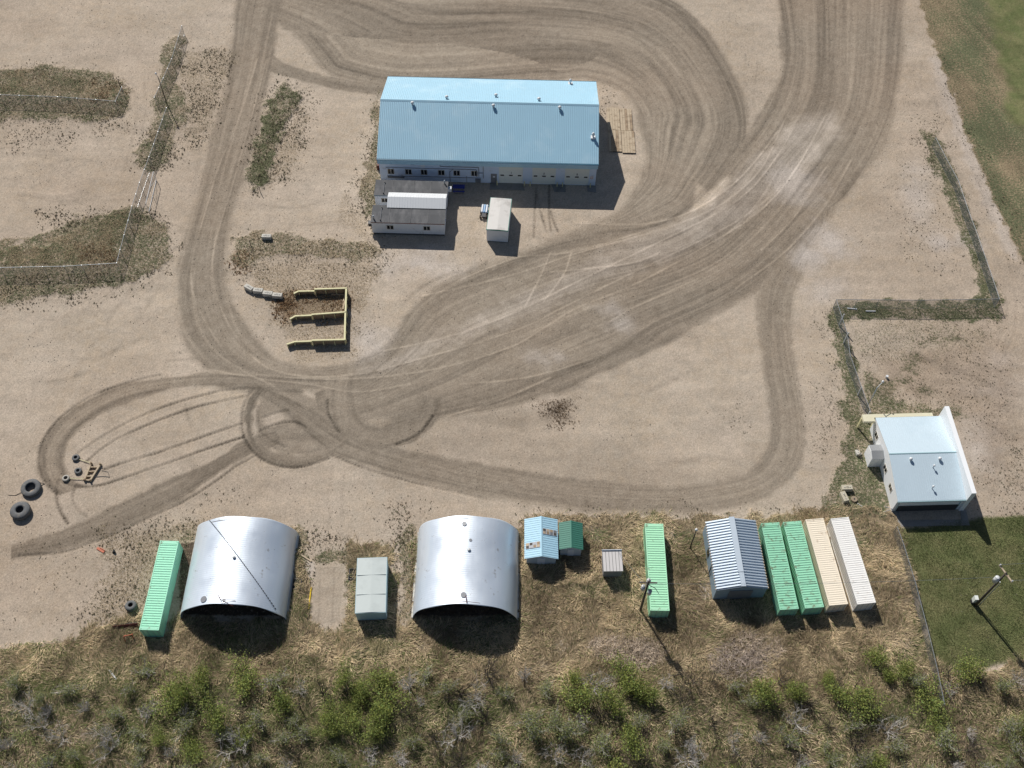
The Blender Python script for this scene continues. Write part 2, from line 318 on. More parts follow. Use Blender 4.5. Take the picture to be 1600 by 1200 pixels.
# lugged tractor-tyre ruts
RT = [[(392, 607), (350, 610), (300, 622), (250, 638), (200, 660), (160, 682), (136, 698), (119, 711)],
 [(386, 619), (345, 627), (310, 635), (260, 652), (210, 673), (172, 693), (147, 711), (135, 722)],
 [(378, 662), (345, 673), (310, 685), (247, 707), (197, 722), (163, 733)],
 [(380, 683), (322, 702), (272, 720), (222, 737), (185, 750), (147, 760), (112, 759), (92, 750)],
 [(118, 760), (113, 780), (120, 795), (134, 807)], [(91, 753), (88, 775), (94, 798), (106, 818)],
 [(88, 772), (70, 752), (61, 722), (65, 695), (82, 666), (110, 640), (150, 616), (200, 598), (250, 586)],
 [(396, 608), (383, 628), (378, 655), (382, 685), (398, 708), (420, 723), (450, 730), (480, 728), (512, 718)],
 [(446, 698), (416, 684), (404, 662), (404, 636)], [(404, 675), (430, 663), (460, 659), (478, 668)], [(412, 652), (440, 643), (450, 641)],
 [(512, 625), (514, 648), (530, 675)], [(620, 694), (655, 678), (676, 650)], [(838, 290), (836, 330), (834, 372)], [(838, 300), (846, 335), (855, 364)], [(858, 290), (858, 330), (861, 362)], [(860, 330), (866, 348), (872, 362)],
 [(520, 712), (580, 735), (660, 757), (760, 780)], [(30, 868), (100, 862), (170, 838), (222, 814), (282, 786), (330, 757), (370, 728), (400, 712)]]
for i, p in enumerate(RT):
    line(p, .23 if i not in (13, 14, 15, 16) else .2, -1.35 if i < 13 else -.8, brk=.3, seed=600+i, g=.9, z=-.035, lug=True)
for i, p in enumerate([[(340, 835), (345, 815), (352, 800)], [(513, 800), (516, 760), (520, 730)], [(535, 800), (537, 765), (538, 740)], [(508, 870), (512, 830), (517, 800)], [(530, 880), (534, 830), (537, 800)], [(168, 858), (166, 835), (170, 815)], [(176, 830), (172, 880), (168, 930)],
 [(155, 648), (180, 661)], [(145, 662), (170, 672)], [(290, 640), (300, 665), (325, 700)], [(385, 395), (470, 405)], [(190, 600), (120, 620)],
 [(1440, 95), (1442, 140), (1465, 165)], [(1460, 150), (1475, 200), (1500, 270), (1520, 340), (1560, 410), (1575, 480), (1560, 540)], [(1475, 140), (1485, 165)], [(1490, 180), (1520, 260), (1545, 330), (1580, 420), (1588, 500), (1570, 560)],
 [(205, 125), (215, 170), (205, 230), (190, 280)], [(225, 130), (228, 170), (218, 230)], [(410, 320), (470, 325), (540, 300)], [(400, 345), (470, 352), (540, 345)], [(1485, 600), (1480, 560), (1500, 530)], [(1360, 560), (1358, 590), (1375, 620)], [(535, 330), (527, 360)]]):
    line(p, .25, -.3, seed=700+i, z=-.012)
for p in ([(1165, 92), (1162, 120), (1175, 145), (1200, 158)], [(1185, 92), (1180, 125), (1176, 160), (1185, 185)], [(1150, 110), (1175, 122), (1190, 112)]): line(p, .2, -.35, lug=True)

# ---- vegetated ground
def veg(pts, gr, dr, soft=.6, rag=1.4, seed=0, z=0, smooth=True):
    k = region(pts, soft, rag, seed=seed, smooth=smooth, sc_=.55)
    n = .75+.45*fbm(X/2.2, Y/2.2, seed+77, 4)
    green[:] = np.maximum(green, k*gr*n); dry[:] = np.maximum(dry, k*(dr*(1.5-n)+.12)); grav[:] *= 1-.8*k; Z[:] += z*k*(1+.4*fbm(X/3, Y/3, seed)); return k
veg([(-40, 108), (80, 105), (150, 112), (196, 128), (207, 150), (196, 180), (150, 192), (60, 186), (-40, 186)], .6, .5, seed=1, z=.12)
veg([(-60, 112), (80, 112), (150, 122), (190, 132), (185, 148), (100, 146), (-60, 146)], .25, .75, seed=2)
q = region([(155, 138), (178, 132), (190, 142), (170, 150), (155, 148)], .5, .5, seed=3); red = np.maximum(red, q*.8)
veg([(262, 60), (290, 60), (282, 110), (285, 150), (296, 182), (280, 200), (262, 245), (250, 270), (215, 264), (213, 240), (232, 195), (244, 140)], .62, .4, seed=4, z=.1)
k = region([(282, 80), (360, 80), (352, 130), (335, 190), (300, 230), (290, 190), (282, 150)], 1.5, 2.5, seed=5); dry = np.maximum(dry, .38*k); green = np.maximum(green, .15*k)
veg([(-40, 385), (50, 372), (100, 350), (150, 333), (215, 325), (248, 345), (268, 380), (260, 405), (225, 432), (180, 447), (90, 461), (-40, 466)], .62, .5, seed=6, z=.1)
veg([(-40, 392), (60, 385), (140, 350), (196, 335), (186, 385), (172, 410), (80, 416), (-40, 418)], .2, .85, seed=7, z=.1)
q = region([(125, 395), (150, 385), (165, 400), (150, 412), (128, 410)], .6, .6, seed=8); red = np.maximum(red, q*.55)
veg([(440, 128), (462, 133), (472, 148), (465, 168), (447, 190), (428, 240), (414, 284), (402, 298), (388, 285), (390, 250), (404, 205), (418, 150)], .85, .35, seed=9, z=.18)
k = region([(470, 150), (482, 190), (470, 240), (440, 285), (412, 290), (440, 200)], 1.2, 1.8, seed=10); dry = np.maximum(dry, .4*k)
veg([(365, 374), (400, 362), (440, 368), (560, 378), (588, 392), (560, 407), (480, 400), (425, 402), (390, 418), (366, 408)], .5, .5, seed=11, z=.08)
k = region([(368, 400), (450, 400), (560, 405), (600, 430), (560, 500), (548, 560), (460, 555), (420, 500), (390, 440)], 2, 2.2, seed=12); dry = np.maximum(dry, .42*k); tone += .04*k
veg([(592, 140), (600, 200), (597, 300), (592, 375), (580, 345), (562, 310), (572, 250), (578, 180)], .55, .5, seed=13)
k = region([(540, 300), (575, 330), (585, 380), (560, 375), (520, 340)], 1.5, 2, seed=14); dry = np.maximum(dry, .35*k)
q = region([(444, 455), (540, 452), (540, 487), (450, 500), (440, 480)], .5, .7, seed=15); red = np.maximum(red, q*.5); dry = np.maximum(dry, q*.55); mud_shade = np.maximum(mud_shade, .25*q)
q = region([(440, 470), (458, 470), (462, 490), (445, 498)], .5, .5, seed=16); red = np.maximum(red, q*.9)
q = region([(370, 392), (388, 394), (385, 418), (370, 412)], .5, .6, seed=17); red = np.maximum(red, q*.5)
# east fence line, both arms
veg([(1440, 203), (1462, 206), (1478, 235), (1500, 290), (1524, 355), (1545, 420), (1568, 480), (1560, 496), (1500, 500), (1332, 500), (1338, 560), (1350, 612), (1352, 640), (1380, 690), (1398, 780), (1350, 812), (1290, 800), (1285, 780), (1306, 740), (1320, 680), (1312, 610), (1304, 545), (1296, 478), (1330, 471), (1440, 470), (1525, 468), (1528, 440), (1508, 380), (1480, 315), (1452, 245)], .8, .3, soft=.5, rag=1.1, seed=18, z=.05)
veg([(1335, 498), (1480, 500), (1560, 520), (1500, 545), (1420, 560), (1345, 560)], .28, .15, soft=1.6, rag=2, seed=19)
veg([(1350, 580), (1400, 600), (1400, 625), (1500, 640), (1480, 652), (1362, 650)], .7, .3, soft=.8, rag=1, seed=20)
for i, (a, b, c, d) in enumerate([(1422, 578, 14, 12), (1432, 560, 22, 6), (1415, 596, 26, 6), (1440, 612, 20, 6), (1380, 610, 14, 14), (1470, 530, 40, 7), (1440, 535, 20, 6)]):
    q = region([(a-c, b), (a, b-d), (a+c, b), (a, b+d)], .8, 1.1, seed=520+i, sc_=1); green = np.maximum(green, .5*q); mud_shade = np.maximum(mud_shade, .3*q)
k = region([(1360, 560), (1560, 520), (1600, 640), (1560, 760), (1530, 700), (1490, 640), (1380, 620)], 3, 2, seed=21); red = np.maximum(red, .30*k); tone -= .45*k*(.7+.5*fbm(X/2, Y/2, 201, 4)); alk *= 1-.3*k
k = region([(1260, 420), (1500, 300), (1540, 460), (1300, 470)], 4, 3, seed=22); red = np.maximum(red, .15*k)
lw = region([(1404, 824), (1440, 823), (1640, 822), (1680, 1045), (1600, 1035), (1540, 1040), (1466, 1046), (1450, 990), (1430, 920)], .35, .35, seed=23); lawn = np.maximum(lawn, lw); grav *= 1-lw
fld = region([(1440, 20), (1468, 92), (1482, 130), (1506, 200), (1532, 262), (1560, 330), (1600, 405), (1700, 560), (1900, 500), (1900, -80), (1440, -80)], .7, .9, seed=24)
fn = .6+.5*fbm(X/5, Y/9, 61, 3); green = np.maximum(green, fld*(.1+.75*fn)); dry = np.maximum(dry, fld*1.2); tone += fld*.5*vnoise((X*.93+Y*.37)/1.3, (Y*.93-X*.37)/18, 191); grav *= 1-fld
far = region([(1545, 20), (1560, 92), (1576, 130), (1600, 200), (1900, 300), (1900, -80), (1530, -80)], 1.5, 1.2, seed=25); lawn = np.maximum(lawn, far)
for p in ([(1500, 92), (1545, 180), (1600, 300)], [(1530, 92), (1570, 190), (1620, 300)], [(1515, 150), (1560, 260), (1600, 340)]): line(p, .5, .35, seed=8)
alk = np.maximum(alk, .5*region([(1455, 92), (1470, 92), (1490, 150), (1520, 230), (1560, 320), (1590, 400), (1565, 380), (1530, 300), (1490, 200)], .8, .8, seed=26))
# straw belt behind and between the sheds
rough = region([(-60, 1030), (30, 1010), (110, 1000), (165, 975), (215, 960), (236, 1000), (262, 985), (276, 962), (448, 960), (455, 830), (470, 870), (482, 905), (488, 975), (540, 975), (548, 860), (560, 850), (604, 850), (618, 870), (624, 960), (640, 970), (645, 850), (660, 838), (800, 838), (815, 815), (840, 806), (1000, 806), (1180, 806), (1290, 798), (1402, 812), (1470, 1046), (1700, 1046), (1900, 1400), (-300, 1400), (-200, 1030)], .7, 1.0, seed=27)
gm = sm(-.1, .5, fbm(X/6, Y/4, 71, 3)+.25*(X < 0))
dry = np.maximum(dry, rough*(1.15+.8*fbm(X/5, Y/4, 171, 3))); green = np.maximum(green, rough*gm*.55); grav *= 1-rough; tone += rough*.25*fbm(X/1.1, Y/1.1, 72, 4)
Z += rough*(.12+.13*fbm(X/1.8, Y/1.8, 73, 4)+.10*fbm(X/.7, Y/.45, 173, 2))
mud_shade = np.maximum(mud_shade, rough*sm(.15, .6, fbm(X/2.0, Y/2.0, 74, 4))*.45)
thk = sm(46.0, 41.0, Y+1.5*fbm(X/5, Y/5, 75, 3)); mud_shade = np.maximum(mud_shade, thk*.6); green = np.maximum(green, thk*.3)
k = region([(150, 830), (290, 815), (310, 830), (230, 960), (200, 1000), (140, 1000), (150, 930)], 2, 2.5, seed=28); dry = np.maximum(dry, .45*k)
for q_ in ([(618, 840), (648, 822), (650, 960), (626, 965), (628, 900)], [(455, 830), (478, 836), (482, 990), (452, 980)], [(488, 868), (500, 862), (540, 862), (556, 870), (552, 980), (540, 985), (536, 885), (492, 884)], [(286, 830), (312, 815), (300, 850), (284, 940), (276, 960)]):
    veg(q_, .6, .5, soft=.4, rag=.7, seed=int(q_[0][0]))
padm = region([(493, 887), (537, 885), (531, 973), (488, 975)], .12, .15, smooth=False, seed=30); green *= 1-padm; dry *= 1-padm; mud_shade *= 1-padm; tone += .05*padm; grav = np.maximum(grav, .35*padm)
for p in ([(501, 888), (497, 974)], [(523, 886), (519, 974)]): line(p, .12, -.4)
k = region([(1085, 890), (1100, 880), (1106, 935), (1096, 930)], .4, .3, seed=33); dry *= 1-.7*k; alk = np.maximum(alk, .7*k)
k = region([(470, 885), (490, 880), (480, 915), (462, 930), (460, 900)], .5, .5, seed=34); alk = np.maximum(alk, .5*k); green *= 1-.5*k
red = np.maximum(red, np.clip(.05+.16*fbm(X/18, Y/14, 181, 3)+.10*sm(30, 80, X)+.05*sm(-40, -80, X), 0, .3)*(1-rough)); tone += .22*fbm(X/.8, Y/.8, 80, 2)+.62*(rng.random(X.shape)-.5)
Z += .03*fbm(X/4, Y/4, 81, 3)

def build_ground():
    ox = [-4000, -900, -300, -140]; oy0 = [-1500, -300, -40, 12, 24]; oy1 = [188, 205, 260, 600, 2500, 6000]
    NC2 = NCOL+8; NR2 = NR+11
    Yf = np.concatenate([oy0, ys, oy1]); wf = np.concatenate([np.full(5, wy[0]), wy, np.full(6, wy[-1])])
    XX = np.empty((NR2, NC2)); XX[:, 4:-4] = wf[:, None]*uu[None, :]; XX[:, :4] = ox; XX[:, -4:] = [-o for o in ox[::-1]]
    YY = np.repeat(Yf[:, None], NC2, 1)
    def ext(a):
        b = np.pad(a, ((5, 6), (4, 4)), mode='edge'); return b
    ZZ = ext(Z); ZZ[:5] = 0; ZZ[-6:] = 0; ZZ[:, :4] = 0; ZZ[:, -4:] = 0
    co = np.stack([XX, YY, ZZ], -1).reshape(-1, 3).astype(np.float32)
    i = np.arange((NR2-1)*(NC2-1)); r, c = i//(NC2-1), i % (NC2-1); a = r*NC2+c
    quads = np.stack([a, a+1, a+NC2+1, a+NC2], 1).astype(np.int32)
    me = bpy.data.meshes.new('ground'); me.vertices.add(len(co)); me.vertices.foreach_set('co', co.ravel())
    me.loops.add(quads.size); me.loops.foreach_set('vertex_index', quads.ravel())
    me.polygons.add(len(quads)); me.polygons.foreach_set('loop_start', np.arange(0, quads.size, 4, dtype=np.int32))
    me.polygons.foreach_set('use_smooth', np.ones(len(quads), bool)); me.update()
    for nm, ch in (('cover', (grav, green, dry, tone)), ('wear_shade', (lawn, alk, red, mud_shade))):
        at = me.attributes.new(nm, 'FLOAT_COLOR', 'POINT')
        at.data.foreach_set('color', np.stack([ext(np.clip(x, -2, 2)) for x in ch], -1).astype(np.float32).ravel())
    o = bpy.data.objects.new('ground', me); COL.objects.link(o); tag(o, kind='structure')
    m = bpy.data.materials.new('ground_surface'); m.use_nodes = True; n = m.node_tree.nodes; l = m.node_tree.links
    p = n['Principled BSDF']; p.inputs['Roughness'].default_value = .95; p.inputs['Specular IOR Level'].default_value = .12
    def attr(nm):
        a = n.new('ShaderNodeAttribute'); a.attribute_name = nm; s = n.new('ShaderNodeSeparateColor'); l.new(a.outputs['Color'], s.inputs[0]); return s.outputs[0], s.outputs[1], s.outputs[2], a.outputs['Alpha']
    g, gr, dr, tn = attr('cover'); la, al, rd, mu = attr('wear_shade')
    tc = n.new('ShaderNodeTexCoord')
    def noise(s, d=3, r=.6, st=(1, 1, 1)):
        mp = n.new('ShaderNodeMapping'); mp.inputs['Scale'].default_value = st; l.new(tc.outputs['Object'], mp.inputs[0])
        z = n.new('ShaderNodeTexNoise'); z.inputs['Scale'].default_value = s; z.inputs['Detail'].default_value = d; z.inputs['Roughness'].default_value = r; l.new(mp.outputs[0], z.inputs[0]); return z.outputs[0]
    def math_(op, a, b=None, c=None):
        z = n.new('ShaderNodeMath'); z.operation = op
        for i_, v in enumerate((a, b, c)):
            if v is None: continue
            if isinstance(v, (int, float)): z.inputs[i_].default_value = v
            else: l.new(v, z.inputs[i_])
        return z.outputs[0]
    def rng_(x, a, b, c=0, d=1):
        z = n.new('ShaderNodeMapRange'); z.inputs[1].default_value = a; z.inputs[2].default_value = b; z.inputs[3].default_value = c; z.inputs[4].default_value = d; l.new(x, z.inputs[0]); return z.outputs[0]
    def mix(f, a, b, bt='MIX'):
        z = n.new('ShaderNodeMix'); z.data_type = 'RGBA'; z.blend_type = bt
        if isinstance(f, (int, float)): z.inputs[0].default_value = f
        else: l.new(f, z.inputs[0])
        for i_, v in ((6, a), (7, b)):
            if isinstance(v, tuple): z.inputs[i_].default_value = v+(1,)
            else: l.new(v, z.inputs[i_])
        return z.outputs[2]
    big = noise(.09, 4); mid = noise(.7, 5, .65); fine = noise(3.6, 5, .85); grain = noise(8, 2, .8)
    dirt = mix(rng_(big, .35, .65), DIRT_A, DIRT_B)
    dirt = mix(rng_(mid, .35, .7), dirt, DIRT_C)
    gv = mix(rng_(mid, .3, .7), GRAV_A, GRAV_B)
    c = mix(math_('MINIMUM', math_('MAXIMUM', g, 0), 1), dirt, gv)
    c = mix(math_('MULTIPLY', al, .8), c, ALK)
    c = mix(rd, c, mix(rng_(fine, .4, .6), REDD, REDL))
    # plant cover breaks up at blade and tuft scale
    def patch(mask, lo, hi, w=.18, nz=None):
        t = math_('SUBTRACT', 1.02, mask); nn = rng_(nz, lo, hi)
        return rng_(math_('SUBTRACT', nn, t), -w, w)
    tuft = noise(2.6, 5, .75); tuft2 = noise(3.4, 5, .78)
    c = mix(patch(dr, .3, .7, .22, tuft2), c, mix(rng_(fine, .35, .65), DRY_A, DRY_B))
    c = mix(patch(gr, .3, .7, .16, tuft), c, mix(rng_(fine, .35, .65), GRN_A, GRN_B))
    lawn_c = mix(rng_(noise(.28, 5, .7), .4, .66), LAWN_A, LAWN_B); lawn_c = mix(rng_(noise(3, 4, .8), .35, .7), lawn_c, LAWN_C)
    c = mix(la, c, lawn_c)
    c = mix(math_('MULTIPLY', mu, rng_(tuft, .3, .6)), c, MUD_SHADE)
    # tone: packed/loose fines, then stones at pixel scale
    k = math_('ADD', 1, math_('MULTIPLY', tn, .36))
    k = math_('MULTIPLY', k, rng_(fine, .28, .72, .74, 1.26)); k = math_('MULTIPLY', k, rng_(grain, .25, .75, .72, 1.28))
    cc = n.new('ShaderNodeCombineColor'); [l.new(k, cc.inputs[i_]) for i_ in range(3)]
    c = mix(1.0, c, cc.outputs[0], 'MULTIPLY'); l.new(c, p.inputs['Base Color'])
    b1 = n.new('ShaderNodeBump'); b1.inputs['Strength'].default_value = .8; b1.inputs['Distance'].default_value = .03
    hh = math_('ADD', fine, math_('MULTIPLY', grain, .5)); l.new(hh, b1.inputs['Height']); l.new(b1.outputs[0], p.inputs['Normal'])
    me.materials.append(m); return o
DIRT_A, DIRT_B, DIRT_C = (.425, .347, .262), (.48, .402, .325), (.41, .352, .285)
GRAV_A, GRAV_B = (.225, .187, .145), (.288, .245, .195)
ALK = (.54, .495, .46); REDD, REDL = (.20, .11, .065), (.32, .22, .14)
DRY_A, DRY_B = (.15, .115, .075), (.33, .26, .165); GRN_A, GRN_B = (.075, .088, .045), (.145, .15, .085)
LAWN_A, LAWN_B, LAWN_C = (.10, .12, .045), (.23, .205, .105), (.14, .155, .07); MUD_SHADE = (.085, .062, .045)  # last tone: dark soil, also the shade painted on the quonset floors
build_ground()
def gz(x, y):
    j = int(np.clip(np.searchsorted(ys, y), 0, NR-1)); i = int(np.clip((x/wy[j]+1)/2*(NCOL-1), 0, NCOL-1)); return float(Z[j, i])
# ================================================================ BUILT THINGS
m_white = mat('white_siding', (.70, .74, .80), .5, var=.04, scale=.8, dirt=(.42, .40, .36), dirt_amt=.1)
m_bluewall = mat('pale_blue_white_siding', (.60, .70, .85), .5, var=.04, scale=.8, dirt=(.40, .42, .45), dirt_amt=.1)
m_blueroof = mat('blue_metal_roof', (.35, .59, .74), .5, var=.03, scale=.25, dirt=(.43, .65, .78), dirt_amt=.35, dirt_scale=.18, spec=.95)
m_bluetrim = mat('dark_blue_trim', (.015, .10, .17), .45)
m_cream = mat('cream_door', (.72, .75, .71), .5, var=.04)
m_frame = mat('light_frame', (.6, .57, .5), .5)
m_glass = mat('dark_glass', (.012, .014, .018), .12, spec=.7)
m_black = mat('black_rubber', (.018, .018, .02), .8, var=.2, scale=6)
m_dark = mat('dark_metal', (.05, .05, .055), .5)
m_grey = mat('grey_steel', (.25, .26, .28), .45, metal=.4)
m_galv = mat('galvanised_pipe', (.42, .45, .48), .4, metal=.6)
m_tar = mat('grey_roof_membrane', (.085, .088, .095), .8, var=.18, scale=.7, dirt=(.15, .15, .155), dirt_amt=.5, dirt_scale=.35, stretch=(1, .4, 1))
m_lightroof = mat('white_metal_roof', (.72, .74, .76), .4, var=.02)
m_offroof = mat('off_white_roof', (.62, .60, .57), .55, var=.05, scale=.4, dirt=(.42, .40, .37), dirt_amt=.4, dirt_scale=.25)
m_tealroof = mat('grey_teal_roof', (.53, .585, .575), .55, var=.05, scale=.5, dirt=(.46, .51, .50), dirt_amt=.4, dirt_scale=.3)
m_tealwall = mat('teal_grey_wall', (.38, .54, .59), .5, var=.05)
m_greentrim = mat('green_trim', (.04, .24, .19), .5)
m_conc = mat('concrete', (.55, .53, .48), .9, var=.14, scale=2.5, dirt=(.30, .28, .25), dirt_amt=.4, bump=.01)
m_slab = mat('concrete_slab', (.26, .25, .235), .9, var=.12, scale=1.2, dirt=(.17, .16, .14), dirt_amt=.5, bump=.005)
m_beam = mat('pale_cream_paint', (.72, .68, .50), .6, var=.05)
m_yellow = mat('cream_yellow_paint', (.66, .62, .36), .6, var=.08, scale=3, dirt=(.40, .32, .17), dirt_amt=.2, dirt_scale=2)
m_byellow = mat('bright_yellow_paint', (.78, .55, .03), .5)
m_wood = mat('weathered_timber', (.30, .24, .17), .9, var=.25, scale=3, stretch=(1, 6, 1), bump=.006)
m_wood2 = mat('pale_timber', (.48, .39, .28), .85, var=.2, scale=2.2, dirt=(.24, .17, .11), dirt_amt=.3, dirt_scale=1.2, bump=.006)
m_wood3 = mat('old_timber', (.36, .27, .18), .85, var=.25, scale=2.2, dirt=(.17, .12, .08), dirt_amt=.5, dirt_scale=1.0, bump=.006)
m_darkwood = mat('dark_pole_wood', (.085, .07, .06), .85, var=.2, scale=4)
m_cwhite = mat('white_container_paint', (.85, .84, .81), .5, var=.02, dirt=(.55, .46, .38), dirt_amt=.02, dirt_scale=1.4)
m_cbeige = mat('beige_container_paint', (.88, .79, .64), .5, var=.03, dirt=(.45, .33, .22), dirt_amt=.06, dirt_scale=1.1)
m_red = mat('red_paint', (.42, .06, .035), .6, var=.2, scale=4)
m_dred = mat('dark_red_steel', (.10, .025, .02), .6, var=.3, scale=4)
m_rustorange = mat('rusty_orange', (.5, .14, .07), .6, var=.2, scale=4)
m_blue = mat('blue_bench_paint', (.035, .05, .28), .5)
m_pblue = mat('pale_blue_paint', (.30, .46, .66), .5)
m_transf = mat('light_grey_enamel', (.55, .57, .58), .35)
m_green_c = None
def rust_paint(name, col, amt, rough=.5):
    return mat(name, col, rough, var=.05, scale=.9, dirt=(.17, .13, .07), dirt_amt=amt, dirt_scale=1.3)

def quonset_metal():
    m = bpy.data.materials.new('galvanised_arch_sheet'); m.use_nodes = True; n = m.node_tree.nodes; l = m.node_tree.links
    p = n['Principled BSDF']; p.inputs['Metallic'].default_value = .45
    tc = n.new('ShaderNodeTexCoord')
    a = n.new('ShaderNodeTexNoise'); a.inputs['Scale'].default_value = .22; a.inputs['Detail'].default_value = 5; a.inputs['Roughness'].default_value = .6; l.new(tc.outputs['Object'], a.inputs[0])
    r = n.new('ShaderNodeMapRange'); r.inputs[1].default_value = .3; r.inputs[2].default_value = .7; r.inputs[3].default_value = .30; r.inputs[4].default_value = .52; l.new(a.outputs[0], r.inputs[0]); l.new(r.outputs[0], p.inputs['Roughness'])
    mp = n.new('ShaderNodeMapping'); mp.inputs['Scale'].default_value = (1.2, .12, 1.2); l.new(tc.outputs['Object'], mp.inputs[0])
    b = n.new('ShaderNodeTexNoise'); b.inputs['Scale'].default_value = 1.0; b.inputs['Detail'].default_value = 6; l.new(mp.outputs[0], b.inputs[0])
    mx = n.new('ShaderNodeMix'); mx.data_type = 'RGBA'; mx.inputs[6].default_value = (.66, .75, .86, 1); mx.inputs[7].default_value = (.80, .86, .93, 1); l.new(b.outputs[0], mx.inputs[0])
    c = n.new('ShaderNodeTexNoise'); c.inputs['Scale'].default_value = .9; c.inputs['Detail'].default_value = 9; c.inputs['Roughness'].default_value = .75; l.new(tc.outputs['Object'], c.inputs[0])
    mr = n.new('ShaderNodeMapRange'); mr.inputs[1].default_value = .60; mr.inputs[2].default_value = .72; l.new(c.outputs[0], mr.inputs[0])
    m2 = n.new('ShaderNodeMix'); m2.data_type = 'RGBA'; m2.inputs[7].default_value = (.32, .30, .28, 1); l.new(mr.outputs[0], m2.inputs[0]); l.new(mx.outputs[2], m2.inputs[6]); l.new(m2.outputs[2], p.inputs['Base Color'])
    bn = n.new('ShaderNodeBump'); bn.inputs['Distance'].default_value = .012; bn.inputs['Strength'].default_value = .6; l.new(b.outputs[0], bn.inputs['Height']); l.new(bn.outputs[0], p.inputs['Normal'])
    return m
m_arch = quonset_metal()

def ribbed(name, P00, P10, P11, P01, n, h, w, matl, parent, th=.03, both=False):
    "sheet spanned by 4 corners with n trapezoid ribs running from the P00-P10 side to the P01-P11 side; a closed thin plate"
    P00, P10, P11, P01 = map(Vector, (P00, P10, P11, P01)); nn = (P10-P00).cross(P01-P00).normalized()
    mb = MB(); prof = []
    for i in range(n):
        c = (i+.5)/n; hw_ = w/2
        prof += [(i/n, 0), (c-hw_/n, 0), (c-hw_*.6/n, h), (c+hw_*.6/n, h), (c+hw_/n, 0)]
    prof.append((1, 0)); A = []; B = []
    for t, z in prof:
        A.append(P00.lerp(P10, t)+nn*z); B.append(P01.lerp(P11, t)+nn*z)
    m = len(prof); low = [P00-nn*th, P10-nn*th, P01-nn*th, P11-nn*th]
    mb.add(A+B+low, [(i, i+1, m+i+1, m+i) for i in range(m-1)] +
           [(2*m, 2*m+2, 2*m+3, 2*m+1)] + [tuple([2*m+1]+list(range(m-1, -1, -1))+[2*m])] + [tuple([2*m+2]+list(range(m, 2*m))+[2*m+3])] + [(0, m, 2*m+2, 2*m), (m-1, 2*m+1, 2*m+3, 2*m-1)])
    return mb.build(name, matl, parent)
def gable_wall(mb, x0, x1, y0, y1, ze, zr, axis='x'):
    "closed house-shaped prism; ridge runs along axis"
    if axis == 'x':
        c = (y0+y1)/2
        P = [(x0,y0,0),(x0,y1,0),(x0,y1,ze),(x0,c,zr),(x0,y0,ze),(x1,y0,0),(x1,y1,0),(x1,y1,ze),(x1,c,zr),(x1,y0,ze)]
        return mb.add(P, [(0,4,3,2,1),(5,6,7,8,9),(0,5,9,4),(1,2,7,6),(4,9,8,3),(3,8,7,2),(0,1,6,5)])
    c = (x0+x1)/2
    P = [(x0,y0,0),(x1,y0,0),(x1,y0,ze),(c,y0,zr),(x0,y0,ze),(x0,y1,0),(x1,y1,0),(x1,y1,ze),(c,y1,zr),(x0,y1,ze)]
    return mb.add(P, [(0,1,2,3,4),(5,9,8,7,6),(0,4,9,5),(1,6,7,2),(4,3,8,9),(3,2,7,8),(0,5,6,1)])
def vent(parent, x, y, z, r=.28, h=.45, big=False):
    b = MB().tube((x, y, z-.25), (x, y, z+h*.6), r*.55, n=10).build('roof_vent', m_transf, parent, True)
    MB().lathe([(0, z+h*1.25), (r*.6, z+h*1.18), (r, z+h*.9), (r, z+h*.62), (r*.5, z+h*.55)], 12, (x, y, 0)).build('vent_cap', m_lightroof, b, True)
    if big: MB().box(x-.38, x+.38, y-.38, y+.38, z-.3, z+.12).build('vent_curb', m_lightroof, b)
    return b
def window(parent, x, y, z0, z1, wd, fy=-1, name='window', axis='x'):
    "two-light sliding window: frame proud of the wall, two dark panes set in it"
    def bx(mb, a0, a1, d0, d1, c0, c1):
        lo, hi = sorted((y+fy*d0, y+fy*d1))
        return mb.box(a0, a1, lo, hi, c0, c1) if axis == 'x' else mb.box(lo, hi, a0, a1, c0, c1)
    f = MB(); t = .07
    bx(f, x-wd/2-t, x+wd/2+t, .003, .05, z1, z1+t); bx(f, x-wd/2-t, x+wd/2+t, .003, .07, z0-t, z0)
    bx(f, x-wd/2-t, x-wd/2, .003, .05, z0, z1); bx(f, x+wd/2, x+wd/2+t, .003, .05, z0, z1); bx(f, x-.05, x+.05, .003, .05, z0, z1)
    fo = f.build(name, m_frame, parent)
    for s in (-1, 1):
        q = MB(); bx(q, x+s*(wd/4+.02)-wd/4+.04, x+s*(wd/4+.02)+wd/4-.04+.005, .004, .025, z0+.005, z1-.005); q.build('pane', m_glass, fo)
    return fo
SEG = {'1': 'bc', '2': 'abged', '3': 'abgcd', 'N': 'x'}
def digit(parent, ch, x, y, z, h, matl):
    wd = h*.5; t = h*.16; mb = MB(); d = dict(a=(0, h, wd, h-t), g=(0, h/2+t/2, wd, h/2-t/2), d=(0, t, wd, 0), b=(wd-t, h, wd, h/2), c=(wd-t, h/2, wd, 0), e=(0, h/2, t, 0), f=(0, h, t, h/2))
    for s_ in SEG[ch]:
        a, b, c, e = d[s_]; mb.box(x-wd/2+a, x-wd/2+c, y-.012, y-.002, z+e, z+b)
    return mb.build('number', matl, parent)

